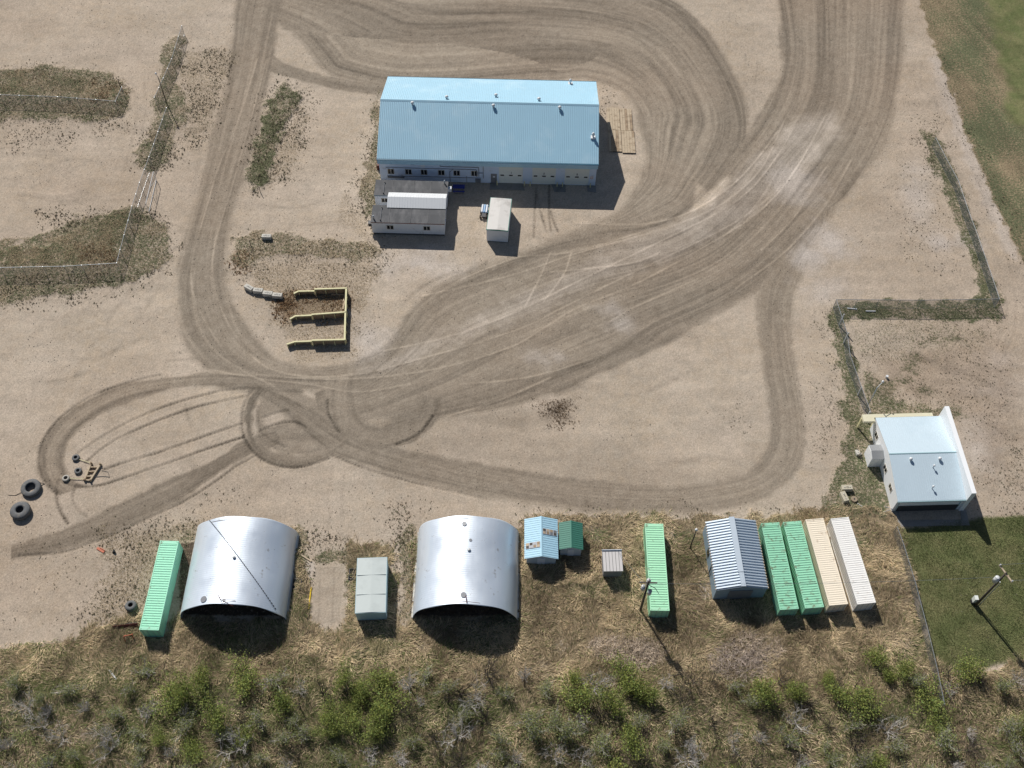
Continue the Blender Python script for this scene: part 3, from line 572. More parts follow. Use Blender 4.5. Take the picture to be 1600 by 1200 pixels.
# ---------------------------------------------------------------- long blue-roofed shop
def shop():
    t = thing('workshop_building', 'long metal workshop with a sky blue ribbed roof and three cream garage doors', 'building', (-4.594, 138.82, 0), -.008977)
    L2, W2, ze, zr = 18.15, 10.02, 5.12, 8.78
    w_ = MB(); gable_wall(w_, -L2+.1, L2-.1, -W2+.05, W2-.05, ze-.05, zr-.08); w_.build('wall', m_bluewall, t)
    yv = -W2+.05
    ov = .12
    for s, nm in ((-1, 0), (1, 1)):
        ye = s*(W2+.1)
        e0 = ze-.03; P = [(-L2-ov, ye, e0), (L2+ov, ye, e0), (L2+ov, 0, zr), (-L2-ov, 0, zr)]
        if s > 0: P = [P[1], P[0], P[3], P[2]]
        ribbed('roof', *P, 118, .035, .34, m_blueroof, t, th=.06)
    MB().add([(-L2-ov-.02,-.28,zr-.07),(L2+ov+.02,-.28,zr-.07),(L2+ov+.02,0,zr+.075),(-L2-ov-.02,0,zr+.075),(L2+ov+.02,.28,zr-.07),(-L2-ov-.02,.28,zr-.07)], [(0,1,2,3),(3,2,4,5)]).build('ridge_cap', m_blueroof, t)
    MB().box(-L2-ov-.03, L2+ov+.03, -W2-.34, -W2-.112, ze-.2, ze-.045).build('gutter', m_bluetrim, t)
    # ribbed fascia band under the gutter
    ribbed('fascia', (-L2-.05, -W2-.52, ze-.80), (L2+.05, -W2-.52, ze-.80), (L2+.05, -W2-.38, ze-.10), (-L2-.05, -W2-.38, ze-.10), 118, .02, .34, m_blueroof, t, th=.05)
    MB().box(-L2-ov-.03, L2+ov+.03, W2+.11, W2+.28, ze-.17, ze-.05).build('gutter', m_bluetrim, t)
    for x0 in (-16.2, -13.27, -10.67, -7.77, -5.2, -2.25): window(t, x0, yv, 1.6, 2.66, .98)
    for k, (x0, x1) in enumerate(((1.85, 5.86), (7.42, 11.34), (12.85, 16.9))):
        d = MB(); d.box(x0-.1, x0, yv-.06, yv-.003, .1, 4.3); d.box(x1, x1+.1, yv-.06, yv-.003, .1, 4.3); d.box(x0-.1, x1+.1, yv-.06, yv-.003, 4.3, 4.42)
        do = d.build('garage_door', m_bluewall, t)
        for q in range(7):
            MB().box(x0+.005, x1-.005, yv-.035, yv-.004, .1+q*.6+.012, .1+(q+1)*.6-.012).build('door_panel', m_cream, do)
        for q in range(3):
            xc = x0+.55+q*((x1-x0)-1.1)/2; MB().box(xc-.3, xc+.3, yv-.045, yv-.036, 1.76, 2.04).build('door_window', m_glass, do)
        digit(do, '123'[k], (x0+x1)/2, yv-.036, 2.28, .42, m_dark)
        for xx in (x0-.3, x1+.3):
            MB().tube((xx, yv-.55, -.05), (xx, yv-.55, 1.0), .09, n=10).build('bollard', m_yellow, t, True)
    dd = MB().box(.5, 1.5, yv-.05, yv-.003, .06, 2.15).build('entry_door', m_grey, t); MB().box(.85, 1.2, yv-.062, yv-.052, 1.35, 1.65).build('door_window', m_white, dd)
    MB().box(1.34, 1.4, yv-.1, yv-.052, 1.0, 1.12).build('handle', m_galv, dd)
    MB().box(-12.75, -12.15, yv-.28, yv-.003, 4.0, 4.4).build('wall_vent', m_dark, t)
    MB().box(-11.1, -10.42, yv-.3, yv-.003, 3.45, 4.42).build('air_duct', m_white, t)
    for x in (-17.5, 6.7, 12.1, 17.5): MB().box(x-.17, x+.17, yv-.32, yv-.003, 4.18, 4.4).build('wall_lamp', m_dark, t)
    # pipes on the wall
    y = yv-.08
    for pts in ([(-17, 3.05), (-2.0, 3.05), (-1.9, 2.95), (-1.9, 1.45)], [(-7.9, 4.2), (-7.9, 3.55), (-1.5, 3.55), (-1.5, 1.5)], [(-.75, 1.1), (-.75, 4.42), (18, 4.42)], [(-16.9, 1.15), (-1.2, 1.15)], [(-6.35, .1), (-6.35, 2.4), (-5.8, 2.95)], [(-3.55, .1), (-3.55, 1.5)], [(-1.9, 2.3), (-.8, 2.3)]):
        MB().path([(a, y, b) for a, b in pts], .045, 6).build('wall_pipe', m_grey, t)
    MB().box(-16.8, -14.0, yv-.3, yv-.003, .85, 1.12).build('pipe_rack', m_grey, t)
    MB().box(-2.1, -1.2, yv-.35, yv-.003, .35, .95).build('gas_meter', m_grey, t)
    MB().box(-L2-.5, -L2+.095, -6.4, -5.7, 3.1, 3.9).build('wall_hood', m_white, t)
    MB().box(17.05, 17.7, yv-.02, yv-.003, 1.5, 2.15).build('sign', m_white, t)
    s_ = t.children[-1]
    for a in (0, 1):
        for b in (0, 1):
            MB().lathe([(.06, 0), (.10, 0), (.10, .012), (.06, .012), (.06, 0)], 14, (0, 0, 0), Matrix.Rotation(R_(90), 3, 'X')).build('sign_symbol', m_red, s_).location = (17.22+a*.3, yv-.022, 1.68+b*.3)
    for x, yy, big in ((-12.86, -.75, 0), (-7.26, 1.05, 0), (.97, 2.39, 0), (.65, -.85, 0), (8.22, 1.2, 0), (11.7, -.9, 0), (13.7, 9.0, 1), (17.3, -5.6, 1)):
        vent(t, x, yy, zr-(zr-ze)*abs(yy)/W2, big=bool(big), r=.3 if not big else .26, h=.5 if not big else .8)
    st = MB(); st.box(-18.9, -18.2, -7.6, -6.4, 0, 1.0); st.box(-19.0, -18.95, -7.6, -7.55, 0, 1.9); st.box(-19, -18.95, -6.45, -6.4, 0, 1.9); st.box(-19.0, -18.95, -7.6, -6.4, 1.85, 1.9)
    st.build('side_steps', m_dred, t)
    return t
shop()
def slab(name, pts, z0, z1, label, matl=None):
    W = [G(a, b) for a, b in pts]; n = len(W); c = sum(W, Vector())/n
    if sum((W[i].x*W[(i+1) % n].y-W[(i+1) % n].x*W[i].y) for i in range(n)) < 0: W = W[::-1]
    mb = MB(); mb.add([(p.x, p.y, z0) for p in W]+[(p.x, p.y, z1) for p in W], [tuple(range(n, 2*n)), tuple(range(n-1, -1, -1))]+[(i, (i+1) % n, n+(i+1) % n, n+i) for i in range(n)])
    o = mb.build(name, matl or m_slab); tag(o, kind='structure'); return o
slab('concrete_apron', [(766, 284), (817, 287), (820, 298), (765, 296)], -.1, .07, '')
slab('concrete_apron', [(861, 287), (883, 288), (884, 300), (866, 300)], -.1, .07, '')
slab('concrete_apron', [(917, 290), (931, 291), (931.5, 301), (918, 299)], -.1, .07, '')

# ---------------------------------------------------------------- office trailers and the link roof
m_seam = mat('seam_grey', (.16, .16, .165), .8)
def trailer(lab, cx, cy, L, W, h, rz, two, redtrim):
    t = thing('office_trailer', lab, 'trailer', (cx, cy, 0), rz, 'office trailers beside the workshop')
    MB().box(-L/2, L/2, -W/2, W/2, .35, h-.1).build('wall', m_white, t)
    MB().box(-L/2+.1, L/2-.1, -W/2+.1, W/2-.1, 0, .34).build('skirt', m_dark, t)
    MB().add([(-L/2-.08,-W/2-.08,h-.098),(L/2+.08,-W/2-.08,h-.098),(L/2+.08,W/2+.08,h-.098),(-L/2-.08,W/2+.08,h-.098),(-L/2-.08,-W/2-.08,h),(L/2+.08,-W/2-.08,h),(L/2+.08,W/2+.08,h),(-L/2-.08,W/2+.08,h),(-L/2-.08,0,h+.1),(L/2+.08,0,h+.1)],
             [(3,2,1,0),(0,1,5,4),(2,3,7,6),(4,5,9,8),(8,9,6,7),(1,2,6,9,5),(3,0,4,8,7)]).build('roof', m_tar, t)
    for q in (-.26, .03, .27): MB().box(q*L-.025, q*L+.025, -W/2-.05, W/2+.05, h+.105, h+.115).build('roof_seam', m_seam, t)
    MB().box(-L/2-.09, L/2+.09, -W/2-.12, -W/2-.085, h-.14, h-.02).build('trim', m_dred if redtrim else m_bluetrim, t)
    for x in two: window(t, x, -W/2, 1.35, 2.15, 1.0)
    for yy in (-W/2+.35, W/2-.6):
        MB().tube((-L/2+1.45, yy, h-.1), (-L/2+1.45, yy, h+.3), .09, n=8).build('roof_pipe', m_dark, t)
    MB().path([(-L/2+1.45, -W/2+.35, h+.16), (-L/2+1.45, W/2-.6, h+.16)], .04).build('roof_conduit', m_grey, t)
    return t
t1 = trailer('rear office trailer between the workshop wall and the white gable link roof', -17.1, 124.4, 11.8, 3.4, 2.9, -.012, [-4.3], False)
MB().tube((5.4, 1.2, 2.8), (5.4, 1.2, 3.7), .12, n=10).build('flue', m_galv, t1, True); MB().box(5.9, 6.5, .7, 1.3, 1.6, 2.3).build('air_conditioner', m_white, t1)
t2 = trailer('front office trailer with red roof edge trim and two windows facing the yard', -17.15, 118.6, 11.7, 3.6, 2.9, -.012, [-2.9, 3.0], True)
MB().tube((-5.5, -1.2, 2.8), (-5.5, -1.2, 3.7), .12, n=10).build('flue', m_galv, t2, True); MB().box(-6.5, -5.86, -1.3, -.6, 1.2, 1.9).build('air_conditioner', m_dark, t2)
MB().box(5.855, 6.0, -.5, -.2, 1.8, 2.2).build('wall_lamp', m_white, t2)
lk = thing('link_building', 'bright white gable roofed link standing between the two office trailers', 'building', (-15.95, 121.6, 0), -.012)
g_ = MB(); gable_wall(g_, -4.6, 4.6, -1.05, 1.05, 3.15, 3.6); g_.build('wall', m_white, lk)
ribbed('roof', (-4.75, -1.75, 3.05), (4.75, -1.75, 3.05), (4.75, 0, 3.72), (-4.75, 0, 3.72), 22, .02, .2, m_lightroof, lk, th=.04)
ribbed('roof', (4.75, 1.55, 3.12), (-4.75, 1.55, 3.12), (-4.75, 0, 3.722), (4.75, 0, 3.722), 22, .02, .2, m_lightroof, lk, th=.04)

# white and green storage box, blue benches
def boxshed(name, lab, corners_top, h, wallm, roofm, trimm, cat='shed'):
    c = [G(a, b, h) for a, b in corners_top]; ctr = sum(c, Vector())/4
    ang = math.atan2((c[1]-c[2]).y, (c[1]-c[2]).x)-math.pi/2
    W = ((c[1]-c[0]).length+(c[2]-c[3]).length)/2; L = ((c[1]-c[2]).length+(c[0]-c[3]).length)/2
    t = thing(name, lab, cat, (ctr.x, ctr.y, 0), ang)
    MB().box(-W/2+.05, W/2-.05, -L/2+.05, L/2-.05, .15, h-.18).build('wall', wallm, t)
    MB().box(-W/2+.15, W/2-.15, -L/2+.15, L/2-.15, 0, .149).build('skid', m_dark, t)
    r = MB().box(-W/2, W/2, -L/2, L/2, h-.178, h-.03).build('roof_edge', trimm, t)
    MB().add([(-W/2+.07,-L/2+.07,h-.028),(W/2-.07,-L/2+.07,h-.028),(W/2-.07,L/2-.07,h-.028),(-W/2+.07,L/2-.07,h-.028),(0,-L/2+.07,h+.05),(0,L/2-.07,h+.05)], [(0,4,5,3),(4,1,2,5),(0,1,4),(2,3,5),(3,2,1,0)]).build('roof', roofm, t)
    return t, W, L
t, W, L = boxshed('storage_box', 'flat roofed white box shed with dark green edge, standing alone before the garage doors', [(766.5, 308), (800, 310.5), (794, 361), (759.5, 358)], 2.9, m_tealwall if False else m_white, m_offroof, m_greentrim)
t, W, L = boxshed('storage_box', 'grey topped teal box shed standing between the dirt pad and the right quonset', [(559.5, 871), (605, 871), (602.8, 958), (553, 957)], 2.6, m_tealwall, m_tealroof, m_tealwall)
for q in (-.17, .18): MB().box(-W/2+.1, W/2-.1, q*L-.02, q*L+.02, 2.6-.025, 2.66).build('roof_seam', m_tealroof, t)
for px, py, lab, mm, rz in ((717, 297, 'dark blue picnic table in the shade against the workshop wall', m_blue, 0.0),):
    g0 = G(px, py); t = thing('picnic_table', lab, 'table', (g0.x, g0.y, 0), rz)
    for i in range(3): MB().box(-1.0, 1.0, -.36+i*.25, -.14+i*.25, .72, .76).build('table_plank', mm, t)
    for s in (-1, 1): MB().box(-1.0, 1.0, s*.72-.13, s*.72+.13, .42, .46).build('bench_plank', mm, t)
    for s in (-.75, .75):
        k_ = MB(); k_.tube((s, -.75, 0), (s, -.15, .72), .035); k_.tube((s, .75, 0), (s, .15, .72), .035); k_.tube((s, -.78, .4), (s, .78, .4), .035); k_.build('leg', m_blue, t)
g0 = G(756.5, 336); t = thing('utility_cart', 'small blue and white striped cart parked against the flat white box shed', 'cart', (g0.x, g0.y, 0), -.08)
MB().box(-.55, .55, .0, 1.7, .55, .62).build('bed', m_pblue, t)
for i in range(3): MB().box(-.5+i*.36, -.5+i*.36+.22, .02, 1.68, .622, .78).build('load_board', [m_lightroof, m_pblue, m_lightroof][i], t)
MB().box(-.35, .35, -.95, -.05, .3, .6).build('engine', m_dark, t)
for s in (-1, 1):
    for yy in (.3, -.7): MB().tube((s*.5, yy, .28), (s*.66, yy, .28), .28, n=14).build('wheel', m_black, t)
MB().tube((0, -.9, .4), (0, -1.5, .3), .04).build('drawbar', m_dark, t)

# ---------------------------------------------------------------- timber rig mats
def rigmat(lab, x0, x1, y0, y1, seed, z=0.0, rz=0.0):
    rr = random.Random(seed); t = thing('timber_mat', lab, 'timber mat', ((x0+x1)/2, (y0+y1)/2, z), rz, 'timber mats lying east of the workshop')
    W = x1-x0; L = y1-y0; n = 5
    for i in range(n):
        a = -W/2+i*W/n; cuts = sorted([-L/2, L/2]+[rr.uniform(-L/3, L/3)])
        for c0, c1 in zip(cuts[:-1], cuts[1:]):
            MB().box(a+.015, a+W/n-.015, c0+.01, c1-.01, .12, .2+rr.uniform(-.012, .012)).build('plank', rr.choice([m_wood2, m_wood2, m_wood3]), t)
    for q in (-.42, -.14, .14, .42): MB().box(-W/2+.05, W/2-.05, q*L-.12, q*L+.12, 0, .118).build('cross_beam', m_wood3, t)
ex = 16.0
rigmat('timber mat nearest the workshop wall, half in its shadow, at the far end', 15.95, 18.2, 142.1, 147.8, 1)
rigmat('timber mat nearest the workshop wall, mostly in shadow, at the near end', 16.0, 18.25, 136.75, 142.05, 2)
rigmat('sunlit timber mat on the side away from the workshop, at the far end', 18.25, 20.4, 142.0, 147.6, 3)
rigmat('sunlit timber mat on the side away from the workshop, at the near end', 18.3, 20.6, 136.45, 141.95, 4)
# ---------------------------------------------------------------- shipping containers
def container(lab, x, y, deg, paint, W=2.44, L=12.19, h=2.42, plates=True, nrib=34, door_mat=None, rh=.055):
    t = thing('shipping_container', lab, 'container', (x, y, 0), R_(deg), 'shipping containers along the straw belt')
    hw, hl = W/2, L/2; f = MB()
    for sx in (-1, 1):
        a, b = sorted((sx*hw, sx*(hw-.12)))
        f.box(a, b, -hl+.12, hl-.12, .05, .2); f.box(a, b, -hl+.12, hl-.12, h-.13, h-.02)
        for sy in (-1, 1):
            c, d = sorted((sy*hl, sy*(hl-.12))); f.box(a, b, c, d, .13, h-.13)
    for sy in (-1, 1):
        c, d = sorted((sy*hl, sy*(hl-.12))); f.box(-hw+.12, hw-.12, c, d, .05, .2); f.box(-hw+.12, hw-.12, c, d, h-.13, h-.02)
    f.build('frame', paint, t)
    e = .42 if plates else .14
    ribbed('roof', (hw-.1, -hl+e, h-.06), (hw-.1, hl-e, h-.06), (-hw+.1, hl-e, h-.06), (-hw+.1, -hl+e, h-.06), nrib, rh, .42, paint, t)
    if plates:
        for sy in (-1, 1):
            mb = MB(); P = [(-hw+.12, sy*(hl-e-.002)), (-hw+.12, sy*(hl-.25)), (-hw+.3, sy*(hl-.13)), (hw-.3, sy*(hl-.13)), (hw-.12, sy*(hl-.25)), (hw-.12, sy*(hl-e-.002))]
            n = 6; mb.add([(a, b, h-.09) for a, b in P]+[(a, b, h-.012) for a, b in P], [tuple(range(n)), tuple(range(2*n-1, n-1, -1))]+[(i, n+i, n+(i+1) % n, (i+1) % n) for i in range(n)])
            mb.build('roof_end_plate', paint, t)
    ns = 36
    ribbed('side_panel', (hw-.06, -hl+.121, .2), (hw-.06, hl-.121, .2), (hw-.06, hl-.121, h-.131), (hw-.06, -hl+.121, h-.131), ns, .045, .5, paint, t)
    ribbed('side_panel', (-hw+.06, hl-.121, .2), (-hw+.06, -hl+.121, .2), (-hw+.06, -hl+.121, h-.131), (-hw+.06, hl-.121, h-.131), ns, .045, .5, paint, t)
    ribbed('end_panel', (hw-.121, hl-.06, .2), (-hw+.121, hl-.06, .2), (-hw+.121, hl-.06, h-.131), (hw-.121, hl-.06, h-.131), 8, .03, .5, paint, t)
    for s in (-1, 1):
        a, b = sorted((s*.01, s*(hw-.121))); d = MB().box(a, b, -hl+.01, -hl+.07, .2, h-.131).build('door', door_mat or paint, t)
        for q in (.3, .78): MB().tube((s*q*hw, -hl-.01, .15), (s*q*hw, -hl-.01, h-.12), .022, n=6).build('locking_bar', m_galv, d)
    for sx in (-1, 1):
        for sy in (-1, 1):
            for z in (0, h-.12):
                a, b = sorted((sx*(hw+.003), sx*(hw-.165))); c, d = sorted((sy*(hl+.003), sy*(hl-.18)))
                MB().box(a, b, c, d, z, z+.122).build('corner_casting', paint, t)
    return t
pg1 = rust_paint('mint_container_paint', (.36, .80, .57), .02); pg2 = rust_paint('pale_mint_container_paint', (.43, .80, .54), .03)
pg3 = rust_paint('weathered_green_container_paint', (.31, .66, .46), .24); pg4 = rust_paint('scuffed_green_container_paint', (.33, .69, .48), .2)
container('mint green shipping container at the far left, beside the left quonset shelter', -44.50, 54.48, -.83, pg1)
container('pale green shipping container standing alone behind the utility pole, right of the grey shed', 19.21, 58.28, .12, pg2)
container('rust stained green shipping container right beside the grey ribbed building', 35.16, 58.75, 4.56, pg3)
container('scuffed green shipping container between the other green one and the beige one', 38.26, 59.02, 5.95, pg4)
container('beige shipping container in the row of four', 41.34, 59.47, 6.40, m_cbeige, plates=False, nrib=40, rh=.028)
container('white shipping container at the right end of the row of four', 44.84, 59.71, 7.27, m_cwhite, plates=False, nrib=40, rh=.028)

# ---------------------------------------------------------------- quonset shelters
def quonset(lab, cx, y0, y1, hw, hh, seed):
    t = thing('quonset_shelter', lab, 'shelter', (cx, (y0+y1)/2, 0)); L = y1-y0; n, m = 72, 168; v = []; rr = np.random.default_rng(seed)
    dents = [(rr.uniform(.15, .85)*math.pi, rr.uniform(-L/2, L/2), rr.uniform(.3, 1.0), rr.uniform(-.05, .03)) for _ in range(9)]
    for layer in (0, -.05):
        for j in range(m+1):
            y = -L/2+L*j/m
            for i in range(n+1):
                a = math.pi*i/n; k = 1+.004*math.sin(a*5+seed)+.005*math.sin(y*.7+a*3+seed)
                d = layer+.003*math.sin(j/m*42*2*math.pi) if layer == 0 else layer
                for da, dy, rad, amp in dents:
                    q = ((a-da)*hw)**2+(y-dy)**2
                    if q < 4*rad*rad: d += amp*math.exp(-q/(rad*rad))
                v.append((math.cos(a)*(hw*k+d), y+(.06*math.sin(a*7+seed) if j in (0, m) else 0), math.sin(a)*(hh*k+d)-.05))
    N = (n+1)*(m+1); F = []
    for j in range(m):
        for i in range(n):
            a = j*(n+1)+i; F.append((a, a+1, a+n+2, a+n+1)); F.append((N+a, N+a+n+1, N+a+n+2, N+a+1))
    for i in range(n): F.append((i, N+i, N+i+1, i+1)); b = m*(n+1)+i; F.append((b, b+1, N+b+1, N+b))
    for j in range(m):
        a = j*(n+1); F.append((a, a+n+1, N+a+n+1, N+a)); a += n; F.append((a, N+a, N+a+n+1, a+n+1))
    MB().add(v, F).build('arched_roof', m_arch, t, True)
    P = [(math.cos(math.pi*i/n)*(hw-.08), math.sin(math.pi*i/n)*(hh-.08)) for i in range(n+1)]; k = len(P)
    MB().add([(a, L/2-.5, b) for a, b in P]+[(a, L/2-.42, b) for a, b in P], [tuple(range(k)), tuple(range(2*k-1, k-1, -1))]+[(i, k+i, k+i+1, i+1) for i in range(k-1)]+[(k-1, 2*k-1, k, 0)]).build('back_wall', m_darkwood, t)
    for yy in np.linspace(-L/2+1.2, L/2-1.6, 5):
        MB().path([(math.cos(math.pi*i/16)*(hw-.14), yy, math.sin(math.pi*i/16)*(hh-.14)) for i in range(17)], .06, 6).build('arch_rib', m_dark, t)
    for s in (-1, 1): MB().box(s*hw-.16, s*hw+.16, -L/2+.1, L/2-.1, -.1, .16).build('footing', m_conc, t)
    return t
def on_arch(t, hw, hh, x, y):
    a = math.acos(max(-1, min(1, x/hw))); return Vector((x, y, math.sin(a)*hh-.03)), a
HW, HH = 6.72, 5.15
q1 = quonset('left galvanised quonset shelter with a dark dashed line running diagonally over its roof', -34.95, 50.9, 63.0, HW, HH, 1)
q2 = quonset('right galvanised quonset shelter, open at the front, left of the pale blue shed', -5.45, 51.45, 63.7, HW, HH, 2)
# dashed dark lashing over the left arch
for i in range(46):
    s0, s1 = i/46, (i+.6)/46; P = []
    for s in (s0, (s0+s1)/2, s1):
        x = -4.3+s*10.2; y = 5.95-11.7*s
        P.append(on_arch(q1, HW, HH, x, y)[0]+Vector((0, 0, .05)))
    MB().path(P, .05, 5).build('lashing', m_dark, q1)
for q, sp in ((q1, [(-2.9, -5.3, .42), (-.2, -5.6, .2)]), (q2, [(-.1, -4.9, .36), (-.4, 4.9, .3), (.5, 2.6, .2)])):
    for x, y, r in sp:
        p, a = on_arch(q, HW, HH, x, y); nrm = Vector((math.cos(a)/HW, 0, math.sin(a)/HH)).normalized()
        MB().tube(p-nrm*.02, p+nrm*.05, r, n=14).build('patch_plate', m_grey, q)
for q, x, y in ((q1, .1, .2), (q2, .35, 1.2)):
    p, a = on_arch(q, HW, HH, x, y); b = MB().tube(p-Vector((0, 0, .1)), p+Vector((0, 0, .10)), .15, n=12).build('roof_vent', m_transf, q, True)
    MB().tube(p+Vector((0, 0, .101)), p+Vector((0, 0, .15)), .22, n=12).build('vent_cap', m_transf, b, True)
MB().path([(-1.0, -5.0, 5.2), (-.5, -5.7, 5.55), (1.0, -6.3, 5.0)], .045).path([(-.4, -5.6, 5.5), (1.2, -5.6, 5.15)], .03).build('lamp_bracket', m_dred, q1)
MB().path([(.2, -5.0, 5.15), (.35, -6.2, 5.6)], .045).path([(.3, -5.9, 5.45), (2.0, -6.0, 5.2)], .03).path([(-1.4, -6.0, 5.15), (.3, -5.9, 5.45)], .03).build('lamp_bracket', m_dred, q2)

# ---------------------------------------------------------------- small gabled sheds
def shed(lab, cx, cy, W, L, ze, zr, rz, wallm, roofm, n, ov=.3, name='shed', rh=.03, rw=.35):
    t = thing(name, lab, 'shed', (cx, cy, 0), rz); hw, hl = W/2, L/2; k = zr-(zr-ze)*0
    w_ = MB(); sl_ = (zr-ze)/hw; gable_wall(w_, -hw+ov, hw-ov, -hl+ov*.8, hl-ov*.8, ze+sl_*ov-.04, zr-.04, axis='y'); w_.build('wall', wallm, t)
    ribbed('roof', (-hw, hl, ze), (-hw, -hl, ze), (0, -hl, zr), (0, hl, zr), n, rh, rw, roofm, t)
    ribbed('roof', (hw, -hl, ze), (hw, hl, ze), (0, hl, zr+.002), (0, -hl, zr+.002), n, rh, rw, roofm, t)
    MB().add([(-.16,-hl-.02,zr-.02),(0,-hl-.02,zr+.06),(.16,-hl-.02,zr-.02),(-.16,hl+.02,zr-.02),(0,hl+.02,zr+.06),(.16,hl+.02,zr-.02)], [(0,1,4,3),(1,2,5,4)]).build('ridge_cap', roofm, t)
    return t, sl_
m_skyb = mat('pale_blue_shed_roof', (.42, .66, .80), .45, var=.03); m_skyw = mat('pale_blue_shed_wall', (.50, .57, .63), .5, var=.04)
m_gr = mat('dark_green_shed_roof', (.055, .20, .15), .5, var=.06)
m_sky = mat('clear_roof_sheet', (.45, .47, .50), .3, var=.05)
t, sl_ = shed('pale blue gabled shed with brown paned skylight strips in its roof', 4.22, 61.95, 4.42, 5.75, 2.2, 3.05, .01, m_skyw, m_skyb, 18)
for s, y0 in ((-1, -1.15), (1, .75)):
    sk = MB(); x0, x1 = .18, 2.05; z = lambda x: 3.05-(3.05-2.2)/2.21*x
    P = [(s*x0, y0-.42, z(x0)+.04), (s*x1, y0-.42, z(x1)+.04), (s*x1, y0+.42, z(x1)+.04), (s*x0, y0+.42, z(x0)+.04)]
    sk.add(P+[(a, b, c+.03) for a, b, c in P], [(3,2,1,0), (4,5,6,7), (0,1,5,4), (1,2,6,5), (2,3,7,6), (3,0,4,7)]); so_ = sk.build('skylight', m_sky, t)
    for i in range(4):
        a, b = x0+.06+i*(x1-x0)/4, x0+(i+1)*(x1-x0)/4-.06
        for q0, q1_ in ((-.36, -.02), (.02, .36)):
            P = [(s*a, y0+q0, z(a)+.075), (s*b, y0+q0, z(b)+.075), (s*b, y0+q1_, z(b)+.075), (s*a, y0+q1_, z(a)+.075)]
            MB().add(P+[(u, v_, w__+.012) for u, v_, w__ in P], [(3,2,1,0), (4,5,6,7), (0,1,5,4), (1,2,6,5), (2,3,7,6), (3,0,4,7)]).build('pane', [m_wood2, m_wood3, m_grey, m_darkwood][(i+(q0 > 0)*(s+2)) % 4], so_)
MB().box(-.5, .5, -2.70, -2.64, .05, 1.9).build('door', m_white, t)
t, _ = shed('dark green gabled shed against the right side of the pale blue shed', 8.15, 62.42, 3.15, 3.9, 2.2, 2.85, .0, m_skyw, m_gr, 13, ov=.22)
MB().box(-.4, .4, -1.83, -1.78, .05, 1.85).build('door', m_white, t)
t = thing('shed', 'small flat roofed grey shed with dark roof seams, left of the lone green container', 'shed', (13.5, 58.95, 0), .035)
MB().box(-1.2, 1.2, -1.3, 1.35, .1, 2.12).build('wall', mat('dull_grey_wall', (.26, .26, .27), .7), t); m_gs = mat('pale_grey_roof', (.60, .58, .57), .6, var=.05)
MB().add([(-1.3,-1.42,2.121),(1.3,-1.42,2.121),(1.3,1.45,2.121),(-1.3,1.45,2.121),(-1.3,-1.42,2.22),(1.3,-1.42,2.22),(1.3,1.45,2.34),(-1.3,1.45,2.34)], [(3,2,1,0),(4,5,6,7),(0,1,5,4),(1,2,6,5),(2,3,7,6),(3,0,4,7)]).build('roof', m_gs, t)
for i in range(7):
    x = -1.28+i*.427; MB().add([(x-.02,-1.43,2.222),(x+.02,-1.43,2.222),(x+.02,1.3,2.332),(x-.02,1.3,2.332),(x-.02,-1.43,2.235),(x+.02,-1.43,2.235),(x+.02,1.3,2.347),(x-.02,1.3,2.347)], [(3,2,1,0),(4,5,6,7),(0,1,5,4),(1,2,6,5),(2,3,7,6),(3,0,4,7)]).build('roof_seam', m_dark, t)
MB().box(-1.32, 1.32, 1.452, 1.52, 2.2, 2.5).build('parapet', m_white, t)

# ---------------------------------------------------------------- grey ribbed building
m_rb = mat('blue_grey_metal_roof', (.52, .60, .68), .42, metal=.2, var=.05, scale=.6); m_rw = mat('blue_grey_wall', (.24, .33, .40), .5, var=.08)
t, sl_ = shed('grey metal building with heavily ribbed gable roof, left of the four containers', 29.5, 59.75, 6.75, 9.7, 3.1, 4.15, .055, m_rw, m_rb, 25, ov=.12, name='ribbed_building', rh=.14, rw=.42)
MB().add([(-.42,-2.9,4.15),(-.42,4.9,4.15),(.30,4.9,4.20),(.30,-2.9,4.20),(-.42,-2.9,4.30),(-.42,4.9,4.30),(.30,4.9,4.33),(.30,-2.9,4.33)], [(0,1,2,3),(7,6,5,4),(0,4,5,1),(1,5,6,2),(2,6,7,3),(3,7,4,0)]).build('ridge_duct', m_rb, t)
MB().box(-.3, .3, -4.86, -2.92, 4.12, 4.27).build('ridge_duct', m_rb, t)
for s in (-1, 1):
    for i in range(25): MB().box(s*3.36-.05, s*3.36+.05, -4.8+i*.388, -4.8+i*.388+.16, 3.16, 3.27).build('eave_batten', m_wood2, t)
MB().box(-3.3, -3.252, .6, 1.5, .9, 2.3).build('window_opening', m_glass, t); MB().box(-3.32, -3.252, -1.2, -1.1, .1, 2.9).build('downpipe', m_dark, t)
MB().box(-1.5, 1.5, -4.85, -4.78, .1, 2.7).build('double_door', m_grey, t)

# ---------------------------------------------------------------- white hall by the lawn
t = thing('white_hall', 'white hall with pale blue grey roof and tall white parapet on its right side', 'building', (56.4, 74.95, 0), .052)
m_hr = mat('pale_blue_grey_roof', (.54, .66, .74), .5, spec=.9, var=.025, scale=.3, dirt=(.50, .62, .70), dirt_amt=.3, dirt_scale=.2)
hw, hl, ze, zr = 4.65, 6.65, 3.0, 4.25
m_hw = mat('bright_white_wall', (.86, .88, .90), .5, var=.02)
w_ = MB(); gable_wall(w_, -hw+.03, hw-.02, -hl+.1, hl-.1, ze-.06, zr-.1, axis='x'); w_.build('wall', m_hw, t)
ribbed('roof', (-hw, -hl, ze), (hw-.01, -hl, ze), (hw-.01, 0, zr), (-hw, 0, zr), 30, .012, .2, m_hr, t, th=.05)
ribbed('roof', (hw-.01, hl, ze), (-hw, hl, ze), (-hw, 0, zr+.001), (hw-.01, 0, zr+.001), 30, .012, .2, m_hr, t, th=.05)
